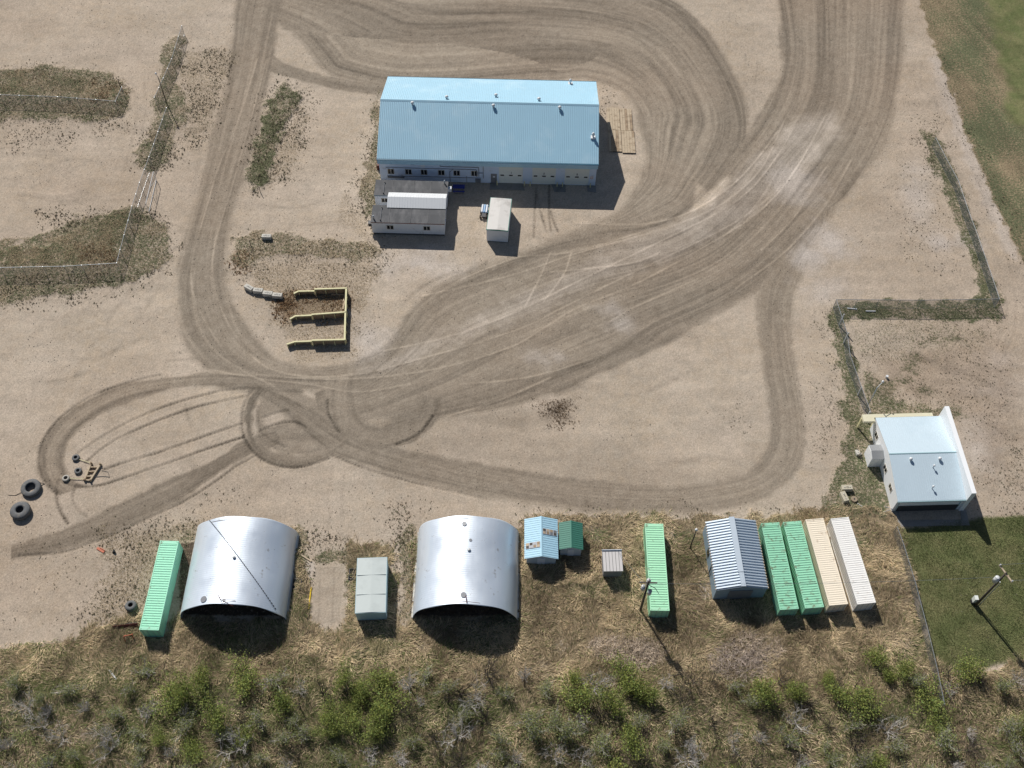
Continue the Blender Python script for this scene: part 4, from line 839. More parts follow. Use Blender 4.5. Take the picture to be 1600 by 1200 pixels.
MB().add([(-hw-.02,-.14,zr-.02),(hw,-.14,zr-.02),(hw,0,zr+.06),(-hw-.02,0,zr+.06),(hw,.14,zr-.02),(-hw-.02,.14,zr-.02)], [(0,1,2,3),(3,2,4,5)]).build('ridge_cap', m_tealwall, t)
MB().box(hw+.0, hw+.62, -hl-.15, hl+.35, 0, 5.0).build('parapet_wall', m_hw, t)
MB().box(-hw-.02, hw, -hl-.12, -hl-.002, ze-.22, ze-.02).build('gutter', m_tealwall, t)
MB().box(-hw+.6, hw-.4, -hl+.03, -hl+.097, .02, 1.45).build('garage_door', m_dark, t)
for s in (-1, 1): MB().box(s*4.2-.06, s*4.2+.06, -hl+.03, -hl+.096, .02, 2.2).build('door_jamb', m_tealwall, t)
MB().box(-hw-1.75, hw-1.0, hl+.06, hl+.62, 2.5, 2.95).build('parapet_beam', m_beam, t); MB().box(-hw-1.75, -hw-.15, hl-.55, hl+.058, 2.5, 2.95).build('parapet_beam', m_beam, t)
for s in (-hw-1.8, -hw+.2, 0, hw-1.3): MB().box(s, s+.2, hl+.15, hl+.4, 0, 2.499).build('post', m_yellow, t)
for yy in (4.4, -.9, -3.9): window(t, yy, -hw+.03, 1.35, 2.2, .95, axis='y')
for x, yy, big in ((-1.9, -.95, 0), (2.1, -1.0, 0), (1.0, -2.1, 1), (.3, -5.0, 1)):
    z_ = zr-(zr-ze)*abs(yy)/hl
    if big:
        b = MB().tube((x, yy, z_-.1), (x, yy, z_+.55), .06, n=8).build('flue', m_galv, t, True); MB().tube((x, yy, z_+.5), (x, yy, z_+.68), .17, .12, n=10).build('flue_cap', m_lightroof, b, True)
    else: vent(t, x, yy, z_, r=.24, h=.42)
an = MB(); gable_wall(an, -hw-1.7, -hw+.02, .4, 2.55, 2.3, 2.6, axis='x'); an.build('porch_wall', m_hw, t)
m_sh = mat('grey_shingle', (.27, .28, .29), .9, var=.2, scale=5, stretch=(1, 4, 1))
for k_, (a, b) in enumerate(((.34, 1.47), (2.62, 1.47))):
    P = [(-hw-1.66, a, 2.34), (-hw+.02, a, 2.34), (-hw+.02, b, 2.70+k_*.001), (-hw-1.66, b, 2.70+k_*.001)]
    if k_: P = [P[1], P[0], P[3], P[2]]
    ribbed('porch_roof', *P, 1, .004, .5, m_sh, t, th=.04)
MB().path([(-hw-2.6, 2.1, 0), (-hw-2.6, 2.1, 1.0), (-hw-2.6, 3.4, 1.0), (-hw-2.6, 3.4, 0)], .05).path([(-hw-2.35, 3.4, .95), (-hw-2.9, 2.9, .95)], .05).build('stair_rail', m_wood2, t)
for k_ in range(3): MB().box(-hw-2.9, -hw-2.26, 2.2+k_*.32, 2.2+k_*.32+.3, 0, .52-k_*.17).build('step', m_conc, t)
MB().path([(-hw-1.2, -hl-.05, 0), (-hw-.1, -hl-.1, 1.0), (-hw-1.1, -hl+.3, 1.0)], .04).build('pipe_stub', m_galv, t)
slab('concrete_apron', [(1393, 799), (1397, 823), (1515, 821), (1509, 796), (1500, 797), (1502, 812), (1407, 813), (1404, 799)], -.1, .05, '')

# ---------------------------------------------------------------- chain-link fences
def fence(lab, tops, h=2.1, group=None, step=3.0, matl=None, spacing=.16, r=.011):
    P = [G(a, b, h) for a, b in tops]; P = [Vector((p.x, p.y, 0)) for p in P]
    t = thing('chain_link_fence', lab, 'fence', P[0], 0, group); O = P[0]; ms = MB(); rl = MB(); posts = []
    for a, b in zip(P[:-1], P[1:]):
        L = (b-a).length; d = (b-a)/L; n = max(1, round(L/step)); a = a-O; b = b-O
        for i in range(n+(b+O == P[-1])): posts.append(a+d*L*i/n)
        rl.tube(a+Vector((0, 0, h)), b+Vector((0, 0, h)), .035, n=6); rl.tube(a+Vector((0, 0, .06)), b+Vector((0, 0, .06)), .014, n=4)
        k = int(L/spacing); up = Vector((0, 0, h-.1)); side = d*r*1.3; off = Vector((-d.y, d.x, 0))*.012
        for s in (1, -1):
            for i in range(-int(h/spacing), k+1):
                u0 = i*spacing; u1 = u0+h-.1; z0, z1 = 0, h-.1
                if u0 < 0: z0 = -u0; u0 = 0
                if u1 > L: z1 -= (u1-L); u1 = L
                if z1 <= z0+.02: continue
                if s < 0: q0, q1_ = L-u0, L-u1
                else: q0, q1_ = u0, u1
                A = a+d*q0+Vector((0, 0, .07+z0))+off*s; B = a+d*q1_+Vector((0, 0, .07+z1))+off*s
                ms.add([A-side, A+side, B+side, B-side], [(0, 1, 2, 3)])
    tag(ms.build('chain_link_mesh', matl or m_mesh, t), kind='stuff'); rl.build('rail', m_galv, t)
    pm = MB().tube((0, 0, -.2), (0, 0, h+.05), .04, n=6).build('post', m_galv, t); pm.location = posts[0]
    for p in posts[1:]:
        o = pm.copy(); COL.objects.link(o); o.parent = t; o.location = p
    return t
m_mesh = mat('fence_wire', (.20, .23, .25), .5, metal=.3, var=.05)
fence('chain link fence across the upper left corner, ending beside the reddish weeds', [(-60, 146), (0, 148), (90, 151), (180, 158), (190, 136)], 2.0)
fence('short chain link fence from the top edge to the light pole at upper left', [(284, 40), (268, 92), (255, 122), (241, 152)], 2.0)
fence('long chain link fence from the upper left light pole down, turning left below dry weeds', [(260, 168), (240, 225), (218, 285), (206, 322), (187.5, 390), (182, 411), (100, 416), (0, 418), (-60, 419)], 2.0)
fence('chain link fence zigzagging down the right side to the corner of the white hall', [(1462, 215), (1478, 246), (1498, 283), (1512, 325), (1528, 368), (1548, 425), (1562, 467), (1440, 469), (1307, 468), (1324, 521), (1328.5, 555), (1346, 604), (1361, 645)], 2.1)
fence('chain link fence between the straw belt and the mown lawn', [(1402, 823), (1412, 850), (1431, 912), (1442, 954), (1452, 992), (1465, 1046), (1476, 1100)], 2.1)
# swing gate in the left fence
a, b = G(233, 268, 2.0), G(221, 318, 2.0); d = (b-a); d.z = 0; L = d.length; t = thing('swing_gate', 'bright pipe framed swing gate beside the left fence by the gravel road', 'gate', (a.x+.7, a.y, 0), math.atan2(d.y, d.x))
fr = MB(); fr.path([(0, 0, .1), (L, 0, .1), (L, 0, 2), (0, 0, 2), (0, 0, .1)], .045); fr.path([(L/2, 0, .1), (L/2, 0, 2)], .035); fr.path([(0, 0, .1), (L/2, 0, 2)], .025); fr.build('gate_frame', m_lightroof, t)
for i in range(9): MB().path([(L*(i+.5)/9, 0, .1), (L*(i+.5)/9, 0, 2)], .012, 4).build('gate_bar', m_galv, t)
# pale upright boards on the right fence
for i, ((a, b), h) in enumerate((((1311, 509), 2.9), ((1318, 537), 2.8), ((1340, 618), 2.2), ((1352.5, 656), 2.2))):
    g0 = G(a, b); t = thing('fence_board', ['pale upright board on the right fence, topmost, just under the fence corner', 'pale upright board on the right fence, second one down from the fence corner', 'pale upright board on the right fence just above the tall light pole', 'pale upright board on the fence at the corner of the white hall'][i], 'board', g0, 0, 'pale boards along the right fence')
    MB().box(-.09, .09, -.05, .05, -.1, h).build('board', m_transf, t); MB().box(-.13, .13, .052, .1, h*.45, h*.45+.12).build('clamp', m_galv, t)
for i, (a, b, ln, rz) in enumerate(((1331, 483, 1.5, -.1), (1360, 487, 1.5, 0), (478, 872, 1.9, -.55), (177, 1055, 1.6, -.8), (1497, 455, .01, 0))):
    if ln < .1: continue
    g0 = G(a, b); t = MB().box(-ln/2, ln/2, -.09, .09, 0, .12).build('loose_plank', m_wood2 if i == 2 else m_transf); t.location = (g0.x, g0.y, gz(g0.x, g0.y)+.02); t.rotation_euler[2] = rz
    tag(t, ['pale plank lying in the grass inside the right fence corner, the left one', 'pale plank lying in the grass inside the right fence corner, the right one', 'brown plank lying right of the left quonset shelter', 'thin pale stick lying in the brush below the left container'][i], 'plank')

# ---------------------------------------------------------------- poles and wires
def util_pole(lab, px, py, h, seed, arm=None, cans=1, lean=(0, 0)):
    g0 = G(px, py); t = thing('utility_pole', lab, 'pole', (g0.x, g0.y, 0)); tp = Vector((lean[0], lean[1], h))
    MB().tube((0, 0, -.3), tp, .17, .11, n=12).build('pole', m_darkwood, t, True); return t, g0, tp
t, P1, tp = util_pole('dark utility pole with grey transformers leaning over the lone pale green container', 1000.5, 954, 9.2, 1)
for i, (x, y, z) in enumerate(((-.42, .1, 7.0), (.35, -.45, 7.0), (.15, .5, 8.0))):
    c_ = MB().tube((x, y, z-.45), (x, y, z+.45), .27, n=14).build('transformer', m_transf, t, True); MB().tube((x, y, z+.451), (x, y, z+.53), .24, .12, n=14).build('lid', m_transf, c_, True)
    MB().tube((x, y, z+.53), (x, y, z+.78), .05, n=8).build('bushing', m_dark, c_)
MB().path([(0, 0, 8.3), (.9, -.5, 8.3), (1.3, -1.1, 8.1)], .04).build('bracket', m_dark, t)
a_ = MB().box(-1.1, 1.1, -.06, .06, 8.75, 8.88).build('crossarm', m_darkwood, t)
for x in (-.95, .95): MB().tube((x, 0, 8.88), (x, 0, 9.1), .05, n=8).build('insulator', m_transf, a_)
t, P2, tp2 = util_pole('utility pole on the mown lawn with a pale crossarm and a white transformer', 1524, 946, 10.2, 2)
a_ = MB().box(-.1, .1, -1.25, 1.25, 9.9, 10.05).build('crossarm', m_wood2, t); a_.rotation_euler[2] = .42
for y in (-1.15, 1.15): MB().tube((0, y, 10.05), (0, y, 10.3), .09, n=8).build('insulator', m_transf, a_)
MB().box(-.1, .6, -.05, .05, 9.4, 9.5).build('side_arm', m_wood2, t)
c_ = MB().tube((-.42, .05, 7.6), (-.42, .05, 8.6), .33, n=16).build('transformer', m_transf, t, True); MB().tube((-.42, .05, 8.601), (-.42, .05, 8.7), .3, .15, n=16).build('lid', m_lightroof, c_, True)
MB().path([(.35, -.1, 0), (.35, -.1, 7.2), (.22, -.05, 7.6)], .06, 8).build('conduit', m_galv, t)
MB().box(-.5, -.05, .15, .75, .5, 1.5).build('meter_box', m_cream, t); MB().box(-.55, -.1, .2, .7, 0, .499).build('box_stand', m_dark, t)
def lamp_pole(lab, px, py, h, matl, arm=(0, 0), cat='light pole', rad=.09):
    g0 = G(px, py); t = thing('light_pole', lab, cat, (g0.x, g0.y, 0)); MB().tube((0, 0, -.2), (0, 0, h), rad, rad*.7, n=10).build('pole', matl, t, True)
    if arm != (0, 0): MB().path([(0, 0, h-.1), (arm[0], arm[1], h+.15)], .04).build('arm', m_galv, t)
    MB().lathe([(0, h+.05), (.13, h+.08), (.19, h+.2), (.13, h+.34), (0, h+.37)], 12, (arm[0], arm[1], 0)).build('lamp_head', m_lightroof, t, True); return t
lamp_pole('dark light pole in the straw just left of the grey ribbed building', 1078, 857, 5.4, m_darkwood)
lamp_pole('dark light pole on the upper left fence beside the gravel road', 261, 163, 6.2, m_darkwood, (-.4, .5))
lamp_pole('tall grey light pole at the upper left corner of the white hall', 1352, 641, 5.9, m_galv, (.9, .9))
for nm, lab, px, py, h in (('fence_pipe', 'short dark pipe standing at the far end of the upper left fence', 188, 135, 1.6), ('marker_post', 'dark marker post at the lower tip of the weedy strip beside the gravel road', 407, 301, 1.3), ('marker_post', 'dark marker post in the weeds left of the single concrete block', 392, 384, 1.3), ('marker_post', 'dark marker post among the yellowish weeds below the single concrete block', 373, 402, 1.3)):
    g0 = G(px, py); o = MB().tube((0, 0, -.1), (0, 0, h), .06, n=8).build(nm, m_darkwood); o.location = g0; tag(o, lab, 'post')
def wire(lab, a, b, sag=.5, r=.018, n=14):
    a, b = Vector(a), Vector(b); P = [a.lerp(b, i/n)-Vector((0, 0, sag*4*(i/n)*(1-i/n))) for i in range(n+1)]
    o = MB().path(P, r, 5).build('overhead_wire', m_mesh); tag(o, lab, 'wire'); return o
p2t = Vector((P2.x, P2.y, 0)); p1t = Vector((P1.x, P1.y, 0))
wire('overhead wire spanning between the two utility poles above the containers', p2t+Vector((-.2, 0, 9.0)), p1t+Vector((.2, 0, 8.6)), .9)
for k_, (dy, z) in enumerate(((1.15, 10.3), (-1.15, 10.3))):
    o = wire(['upper overhead wire leaving the lawn utility pole to the right', 'lower overhead wire leaving the lawn utility pole to the right'][k_], p2t+Vector((-.42*dy*.9, dy*.9, z)), p2t+Vector((34, dy+3, z)), .5)
wire('overhead wire from the dark utility pole to the small grey shed roof', p1t+Vector((-.1, 0, 8.0)), (14.3, 60.2, 2.5), .25)
g0 = G(968, 886); MB_ = MB().path([(g0.x+.2, g0.y, .12), (17.0, 53.6, .1)], .07).build('old_rail', m_wood); tag(MB_, 'narrow weathered timber lying between the grey shed and the dark utility pole', 'timber')

# ---------------------------------------------------------------- yellow railed bays
t = thing('loading_bay', 'cream yellow topped three armed retaining walls around an earth bay beside the road bend', 'retaining wall', (0, 0, 0))
def zz(x, y): return G(360+x/6, 350+y/6, 1.0)
def bay(pts, h, nm='rail_cap'):
    W = [Vector((*G(360+x/6, 350+y/6, h).xy, 0)) for x, y in pts]
    for a, b in zip(W[:-1], W[1:]):
        d = (b-a); L = d.length; c = (a+b)/2; an = math.atan2(d.y, d.x)
        MB().obox((c.x, c.y), an, L+.12, .27, h-.10, h+.10).build('rail_cap', m_yellow, t, bevel=.02)
        n = 4
        for i in range(int(h/.28)): MB().obox((c.x, c.y), an, L-.02, .09, i*.28+.012, (i+1)*.28-.012).build('wall_board', m_wood3, t)
        m_ = max(1, round(L/1.8))
        for i in range(m_+1): p = a+d*min(.985, max(.015, i/m_)); q = Vector((-d.y, d.x, 0)).normalized()*-.14; MB().tube((p.x+q.x, p.y+q.y, -.1), (p.x+q.x, p.y+q.y, h-.101), .085, n=8).build('post', m_yellow, t)
bay([(790, 612), (1090, 603)], 1.15); bay([(640, 632), (785, 630)], .75); bay([(597, 652), (636, 633)], .7)
bay([(765, 850), (1078, 826)], 1.15); bay([(612, 864), (762, 857)], .75); bay([(562, 890), (608, 865)], .7)
bay([(765, 1092), (1078, 1084)], 1.15); bay([(602, 1105), (760, 1100)], .75); bay([(532, 1128), (598, 1107)], .7)
bay([(1080, 822), (1086, 606)], 1.15); bay([(1072, 1080), (1078, 832)], 1.1)
for i, (x, y, ln, rz) in enumerate(((1000, 627, 2.0, 0), (1062, 650, 1.7, 1.5), (1057, 725, 1.7, 1.5), (1040, 1045, 1.9, .12))):
    g0 = zz(x, y); o = MB().box(-ln/2, ln/2, -.1, .1, 0, .14).build('loose_plank', m_wood2); o.location = (g0.x, g0.y, .02); o.rotation_euler[2] = rz
    tag(o, ['pale plank lying inside the yellow bay along its top wall', 'pale plank leaning inside the upper right corner of the yellow bay', 'pale plank beside the right wall of the yellow bay, just above the middle arm', 'pale plank in the lower yellow bay by the right wall'][i], 'plank')
for s in (0, .35): MB().path([(zz(1085, 800).x+.05, zz(1085, 800).y+s, 1.0), (zz(1130, 840).x, zz(1130, 840).y+s, .05)], .035).build('brace', m_galv, t)

# ---------------------------------------------------------------- concrete blocks
def block(lab, px, py, rz, L=1.5, W=.75, h=.75, matl=None):
    g0 = G(px, py, h); t = thing('concrete_block', lab, 'concrete block', (g0.x, g0.y, 0), rz, 'cast concrete barrier blocks')
    MB().box(-L/2, L/2, -W/2, W/2, 0, h).build('body', matl or m_conc, t, bevel=.04)
    for s in (-1, 1): MB().obox((s*L*.24, 0), .5*s, .22, .12, h+.001, h+.06).build('stud', m_conc, t)
    MB().path([(-.14, 0, h), (-.1, 0, h+.12), (.1, 0, h+.12), (.14, 0, h)], .025).build('lifting_loop', m_dark, t); return t
block('concrete block at the left end of the curved row of four, turned most', 388.5, 448, -.55)
block('second concrete block from the left in the curved row of four', 403, 452.5, -.1)
block('third concrete block from the left in the curved row of four', 418, 457, -.1)
block('right end concrete block of the curved row of four, nearest the yellow bay', 433, 460, -.08)
block('single concrete block standing alone in the weeds above the curved row', 416, 368, 0)
m_cb = mat('buff_concrete', (.50, .46, .36), .9, var=.15, scale=3, bump=.01)
block('buff concrete block lying across, upper of the pair left of the white hall', 1324, 761, .05, matl=m_cb)
block('buff concrete block lying lengthwise, lower of the pair left of the white hall', 1320, 775, -1.3, matl=m_cb)
g0 = G(1334, 781); t = thing('stump_disc', 'round grey disc lying beside the buff concrete blocks', 'disc', (g0.x, g0.y, 0)); MB().tube((0, 0, 0), (0, 0, .3), .45, n=18).build('disc', m_wood, t, bevel=.02); MB().tube((0, 0, .3), (0, 0, .36), .1, n=8).build('hub', m_dark, t)
a, b = G(1339, 787), G(1350, 794); o = MB().path([(a.x, a.y, .12), (b.x, b.y, .1)], .06, 8).build('loose_pipe', m_transf); tag(o, 'short pale pipe lying right of the grey disc', 'pipe')
a, b = G(482.5, 952), G(486.5, 918); o = MB().path([(a.x, a.y, .1), (b.x, b.y, .1)], .09, 8).build('yellow_pipe', m_byellow); tag(o, 'bright yellow pipe lying left of the dirt pad', 'pipe')
for i, (px, py) in enumerate(((464.8, 914), (552, 898))):
    g0 = G(px, py); t = thing('drain_box', ['black slatted box between the left quonset and the yellow pipe', 'black slatted box tucked against the left side of the teal box shed'][i], 'box', (g0.x, g0.y, 0), -.03)
    fr = MB(); fr.box(-.55, .55, -.75, -.68, 0, .3); fr.box(-.55, .55, .68, .75, 0, .3); fr.box(-.55, -.48, -.68, .68, 0, .3); fr.box(.48, .55, -.68, .68, 0, .3); fr.build('frame', m_dark, t)
    for k_ in range(7): MB().box(-.479, .479, -.67+k_*.195, -.67+k_*.195+.14, .1, .2).build('slat', m_black, t)

# ---------------------------------------------------------------- tyres
def tyre(lab, px, py, R0, r0, h, lugs, matl=None, tilt=0.0, rim=None, name='tyre', loc=None, rz=0):
    g0 = G(px, py, h) if loc is None else Vector(loc); t = thing(name, lab, 'tyre', (g0.x, g0.y, gz(g0.x, g0.y)), rz, None); t.rotation_euler = (tilt, 0, rz)
    mm = matl or m_tyre; k = R0-r0
    MB().lathe([(r0, .1*h), (r0-.02*k, .03*h), (r0+.3*k, 0), (R0-.12*k, .04*h), (R0, .16*h), (R0, .84*h), (R0-.12*k, .96*h), (r0+.3*k, h), (r0-.02*k, .97*h), (r0, .9*h), (r0+.12*k, .78*h), (R0-.15*k, .7*h), (R0-.15*k, .3*h), (r0+.12*k, .22*h), (r0, .1*h)], 40).build('casing', mm, t, True)
    lg = None
    for i in range(lugs):
        a = 2*math.pi*i/lugs; wd = math.pi*R0/lugs*.5; m_ = MB(); v = []
        for (rr, zz_) in ((R0-.14*k, .965*h), (R0+.06*k, .80*h), (R0+.06*k, .52*h), (R0-.02*k, .52*h), (R0-.14*k, .9*h)):
            for s in (-1, 1): v.append((rr, s*wd/2+(.8-zz_/h)*wd*.8, zz_))
        if lg is None:
            m_.add(v, [(0, 1, 3, 2), (2, 3, 5, 4), (4, 5, 7, 6), (6, 7, 9, 8), (8, 9, 1, 0), (0, 2, 4, 6, 8), (9, 7, 5, 3, 1)]); lg = m_.build('tread_lug', mm, t); lo = lg
        else: lo = lg.copy(); COL.objects.link(lo); lo.parent = t
        lo.rotation_euler[2] = a
    if rim:
        MB().lathe([(r0-.005, .25*h), (r0*.96, .5*h), (r0*.55, .45*h), (0, .42*h)], 24).build('rim', rim, t, True)
    return t
m_tyre = mat('worn_rubber', (.115, .12, .125), .75, var=.25, scale=3, dirt=(.22, .20, .17), dirt_amt=.3, dirt_scale=2)
m_tyre_l = mat('dusty_pale_rubber', (.38, .36, .32), .85, var=.2, scale=4)
tyre('upper of two huge worn tyres lying flat, with a rope through it', 47.5, 761, 1.32, .68, .62, 34, tilt=.06)
tyre('huge worn tyre lying flat on the yard, the lower one of two', 30.5, 796, 1.30, .52, .85, 30)
tyre('small tyre at the left end of the upper drag bar', 118, 714.5, .52, .24, .32, 16)
tyre('small tyre lying between the two drag bars', 121.5, 735, .50, .23, .32, 16)
tyre('small pale dusty tyre at the left end of the lower drag bar', 102.5, 746.5, .50, .26, .3, 16, matl=m_tyre_l)
tyre('lugged tractor tyre with a dark red rim left of the mint container', 203.5, 946, .72, .30, .75, 16, rim=m_dred, tilt=-.12)
t = thing('drag_frame', 'timber drag harrow frame chained to the small tyres', 'drag frame', (0, 0, 0))
def gp(x, y, z=0.0): return G(x/5.333, 640+y/5.333, z)
for (x0, y0), (x1, y1), wd in (((765, 455), (710, 592), .17), ((842, 463), (757, 597), .17), ((765, 486), (820, 486), .12), ((740, 523), (800, 520), .12), ((722, 562), (775, 562), .12), ((705, 590), (760, 597), .13)):
    a, b = gp(x0, y0), gp(x1, y1); c = (a+b)/2; MB().obox((c.x, c.y), math.atan2((b-a).y, (b-a).x), (b-a).length+.2, wd*1.3, .05, .35 if wd > .15 else .3).build('beam', m_wood2, t)
for x, y in ((765, 455), (840, 463), (710, 592), (757, 597)): a = gp(x, y); MB().tube((a.x, a.y, 0), (a.x, a.y, .5), .13, n=8).build('corner_post', m_wood3, t)
MB().path([(*gp(665, 420).xy, .15), (*gp(765, 452).xy, .2)], .05).build('drag_bar', m_yellow, t); MB().path([(*gp(583, 578).xy, .15), (*gp(705, 583).xy, .2)], .05).build('drag_bar', m_yellow, t)
ch = [gp(800, 560, .06), gp(860, 556, .04), gp(905, 560, .04)]; MB().path(ch, .04).build('tow_chain', m_dark, t); MB().path([gp(845, 505, .1), gp(900, 520, .04), gp(912, 560, .04), gp(905, 568, .04)], .025).build('tow_chain', m_dark, t)
o = MB().path([gp(345, 640, .1), gp(330, 610, .3), gp(368, 615, .1)], .06).path([gp(175, 690, .1), gp(130, 715, .05), (gp(70, 712, .05))], .035).build('rope', m_darkwood); tag(o, 'frayed dark rope threaded through the upper huge tyre', 'rope')

# ---------------------------------------------------------------- red implements
g0 = G(198, 982); t = thing('snow_blade', 'rusty dark red plough blade lying left of the mint container', 'plough blade', (g0.x, g0.y, 0), .13)
v = []; n = 8
for i in range(n+1):
    a = -.2+1.3*i/n; v += [(-1.7, .5-.5*math.cos(a), .05+.55*math.sin(a)+.1), (1.5, .5-.5*math.cos(a), .05+.55*math.sin(a)+.1), (-1.7, .55-.5*math.cos(a), .05+.55*math.sin(a)+.05), (1.5, .55-.5*math.cos(a), .05+.55*math.sin(a)+.05)]
F_ = []
for i in range(n): q = 4*i; F_ += [(q, q+1, q+5, q+4), (q+2, q+6, q+7, q+3), (q, q+4, q+6, q+2), (q+1, q+3, q+7, q+5)]
F_ += [(0, 2, 3, 1), (4*n, 4*n+1, 4*n+3, 4*n+2)]
MB().add(v, F_).build('blade', m_dred, t)
MB().box(-1.6, 1.4, .56, .62, .1, .22).build('blade_edge', m_dark, t)
g0 = G(203, 998); t = thing('hitch_frame', 'orange red hitch frame standing just below the dark red blade', 'frame', (g0.x, g0.y, 0), .25)
MB().path([(-.5, -.5, .05), (-.5, .1, .9), (.5, .1, .9), (.5, -.3, .05)], .06, 8).build('hoop', m_rustorange, t); MB().path([(-.5, .1, .9), (-.35, .6, .1)], .045).path([(.5, .1, .9), (.35, .6, .1)], .045).build('strut', m_rustorange, t)
g0 = G(158, 860); t = thing('scrap_bar', 'pinkish red flat scrap piece on the dirt left of the mint container', 'scrap', (g0.x, g0.y, 0), -.5); MB().box(-.65, .55, -.16, .16, .03, .12).build('plate', m_rustorange, t); MB().box(-.3, .5, .17, .24, .0, .2).build('flange', m_rustorange, t)
g0 = G(178, 863); o = MB().tube((0, 0, 0), (.1, .05, .35), .22, .16, n=9).build('rubber_scrap', m_black); o.location = g0; tag(o, 'small black lump of rubber right of the pinkish red scrap', 'scrap')
g0 = G(1385, 590); o = MB().tube((0, 0, 0), (0, 0, .45), .2, n=12).build('white_bucket', m_lightroof); o.location = g0; tag(o, 'white bucket standing alone in the lot above the white hall', 'bucket')
# ================================================================ VEGETATION
FOOT = [(-46.2, -42.9, 48.2, 60.8), (-41.8, -28.1, 50.6, 63.2), (-12.3, 1.4, 51.2, 63.9), (-19.7, -15.3, 51, 58.8), (2.2, 6.3, 59.2, 64.7), (6.6, 9.7, 60.5, 64.4), (12.2, 14.8, 57.5, 60.4), (17.9, 20.5, 52, 64.5), (26, 33.2, 54.8, 64.6), (34, 46.8, 53, 65.9), (-25.3, -21.4, 50.5, 58.6), (51, 62.6, 67, 82), (48.5, 51.5, 74.5, 78)]
def keep(x, y):
    m = np.ones(len(x), bool)
    for a, b, c, d in FOOT: m &= ~((x > a) & (x < b) & (y > c) & (y < d))
    return m
def leaf_mat(name, rough=.8, trans=0):
    m = bpy.data.materials.new(name); m.use_nodes = True; n = m.node_tree.nodes; l = m.node_tree.links; p = n['Principled BSDF']
    a = n.new('ShaderNodeAttribute'); a.attribute_name = 'tint'; l.new(a.outputs['Color'], p.inputs['Base Color']); p.inputs['Roughness'].default_value = rough; p.inputs['Specular IOR Level'].default_value = .15
    if trans:
        tr = n.new('ShaderNodeBsdfTranslucent'); l.new(a.outputs['Color'], tr.inputs[0]); ms = n.new('ShaderNodeMixShader'); ms.inputs[0].default_value = trans
        l.new(p.outputs[0], ms.inputs[1]); l.new(tr.outputs[0], ms.inputs[2]); l.new(ms.outputs[0], n['Material Output'].inputs[0])
    return m
m_blade = leaf_mat('grass_blades', .85, .25); m_leaf = leaf_mat('young_leaves', .6, .3)
def tri_mesh(name, V, C, matl, parent=None):
    "V (n,3,3) triangles, C (n,3) tints"
    n = len(V); me = bpy.data.meshes.new(name); me.vertices.add(n*3); me.vertices.foreach_set('co', V.astype(np.float32).ravel())
    me.loops.add(n*3); me.loops.foreach_set('vertex_index', np.arange(n*3, dtype=np.int32)); me.polygons.add(n); me.polygons.foreach_set('loop_start', np.arange(0, n*3, 3, dtype=np.int32)); me.update()
    at = me.attributes.new('tint', 'FLOAT_COLOR', 'POINT'); c = np.ones((n, 3, 4), np.float32); c[..., :3] = C[:, None, :]; at.data.foreach_set('color', c.ravel())
    me.materials.append(matl); o = bpy.data.objects.new(name, me); COL.objects.link(o)
    if parent: o.parent = parent
    return o
def cellof(x, y):
    j = np.clip(np.searchsorted(ys, y), 0, NR-1); i = np.clip(((x/wy[j]+1)/2*(NCOL-1)).astype(int), 0, NCOL-1); return j, i
def blades(name, mask, n, ln, wd, el, cols, seed, lab, swirl=7.0, bias=0.0):
    r = np.random.default_rng(seed); area = np.gradient(ys)[:, None]*(wy[:, None]*2/NCOL); p = (np.clip(mask, 0, 1)*area).ravel(); cs = np.cumsum(p); tot = cs[-1]
    idx = np.searchsorted(cs, r.random(n)*tot); j, i = idx//NCOL, idx % NCOL; i = np.minimum(i, NCOL-1); j = np.minimum(j, NR-1)
    x = X[j, i]+r.uniform(-.1, .1, n); y = Y[j, i]+r.uniform(-.1, .1, n); k = keep(x, y); x, y, j, i = x[k], y[k], j[k], i[k]; n = len(x)
    a = 2.2*math.pi*fbm(x/swirl, y/swirl, seed+1, 3)+r.normal(0, .55, n)+bias; L = ln*r.uniform(.5, 1.4, n); e = np.abs(r.normal(el, .25, n))
    d = np.stack([np.cos(a)*np.cos(e), np.sin(a)*np.cos(e), np.sin(e)], 1)*L[:, None]; s = np.stack([-np.sin(a), np.cos(a), 0*a], 1)*(wd*r.uniform(.6, 1.4, n)/2)[:, None]
    b = np.stack([x, y, Z[j, i]-.01+r.random(n)*.05], 1); V = np.stack([b-s, b+s, b+d], 1)
    t = np.clip(.5+.8*fbm(x/4, y/4, seed+5, 3)+r.normal(0, .25, n), 0, 1)[:, None]; C = np.array(cols[0])*(1-t)+np.array(cols[1])*t
    if len(cols) > 2: q = (r.random(n) < np.clip(cols[3](x, y), 0, 1))[:, None]; C = np.where(q, np.array(cols[2]), C)
    C = C*r.uniform(.7, 1.3, n)[:, None]
    o = tri_mesh(name, V, C, m_blade); tag(o, lab, 'grass', kind='stuff'); return o
gmf = lambda x, y: .10+.5*np.clip(fbm(x/6, y/4, 71, 3)+.25*(x < 0), 0, 1)+.35*sm(44, 40, y)
pick = rough*(.35+.65*sm(66, 60, Y))*(1-.55*padm)*np.clip(.75+.9*fbm(X/5, Y/4, 171, 3), .15, 1.3)*(.45+.55*sm(40, 43, Y))
blades('dry_grass', pick, 270000, .72, .065, .42, [(.23, .175, .11), (.80, .65, .43), (.19, .22, .085), gmf], 5, 'matted dry straw grass swirling between the sheds and the brush', swirl=5)
gm2 = np.clip(green-lawn*2-rough*2-fld, 0, 1)
blades('weedy_grass', gm2, 90000, .17, .055, .7, [(.16, .17, .09), (.29, .29, .17), (.40, .33, .22), lambda x, y: .2+0*x], 6, 'short green weedy grass on the banks and along the fences', swirl=3)
dm2 = np.clip(dry-rough*2-fld-.25, 0, 1)
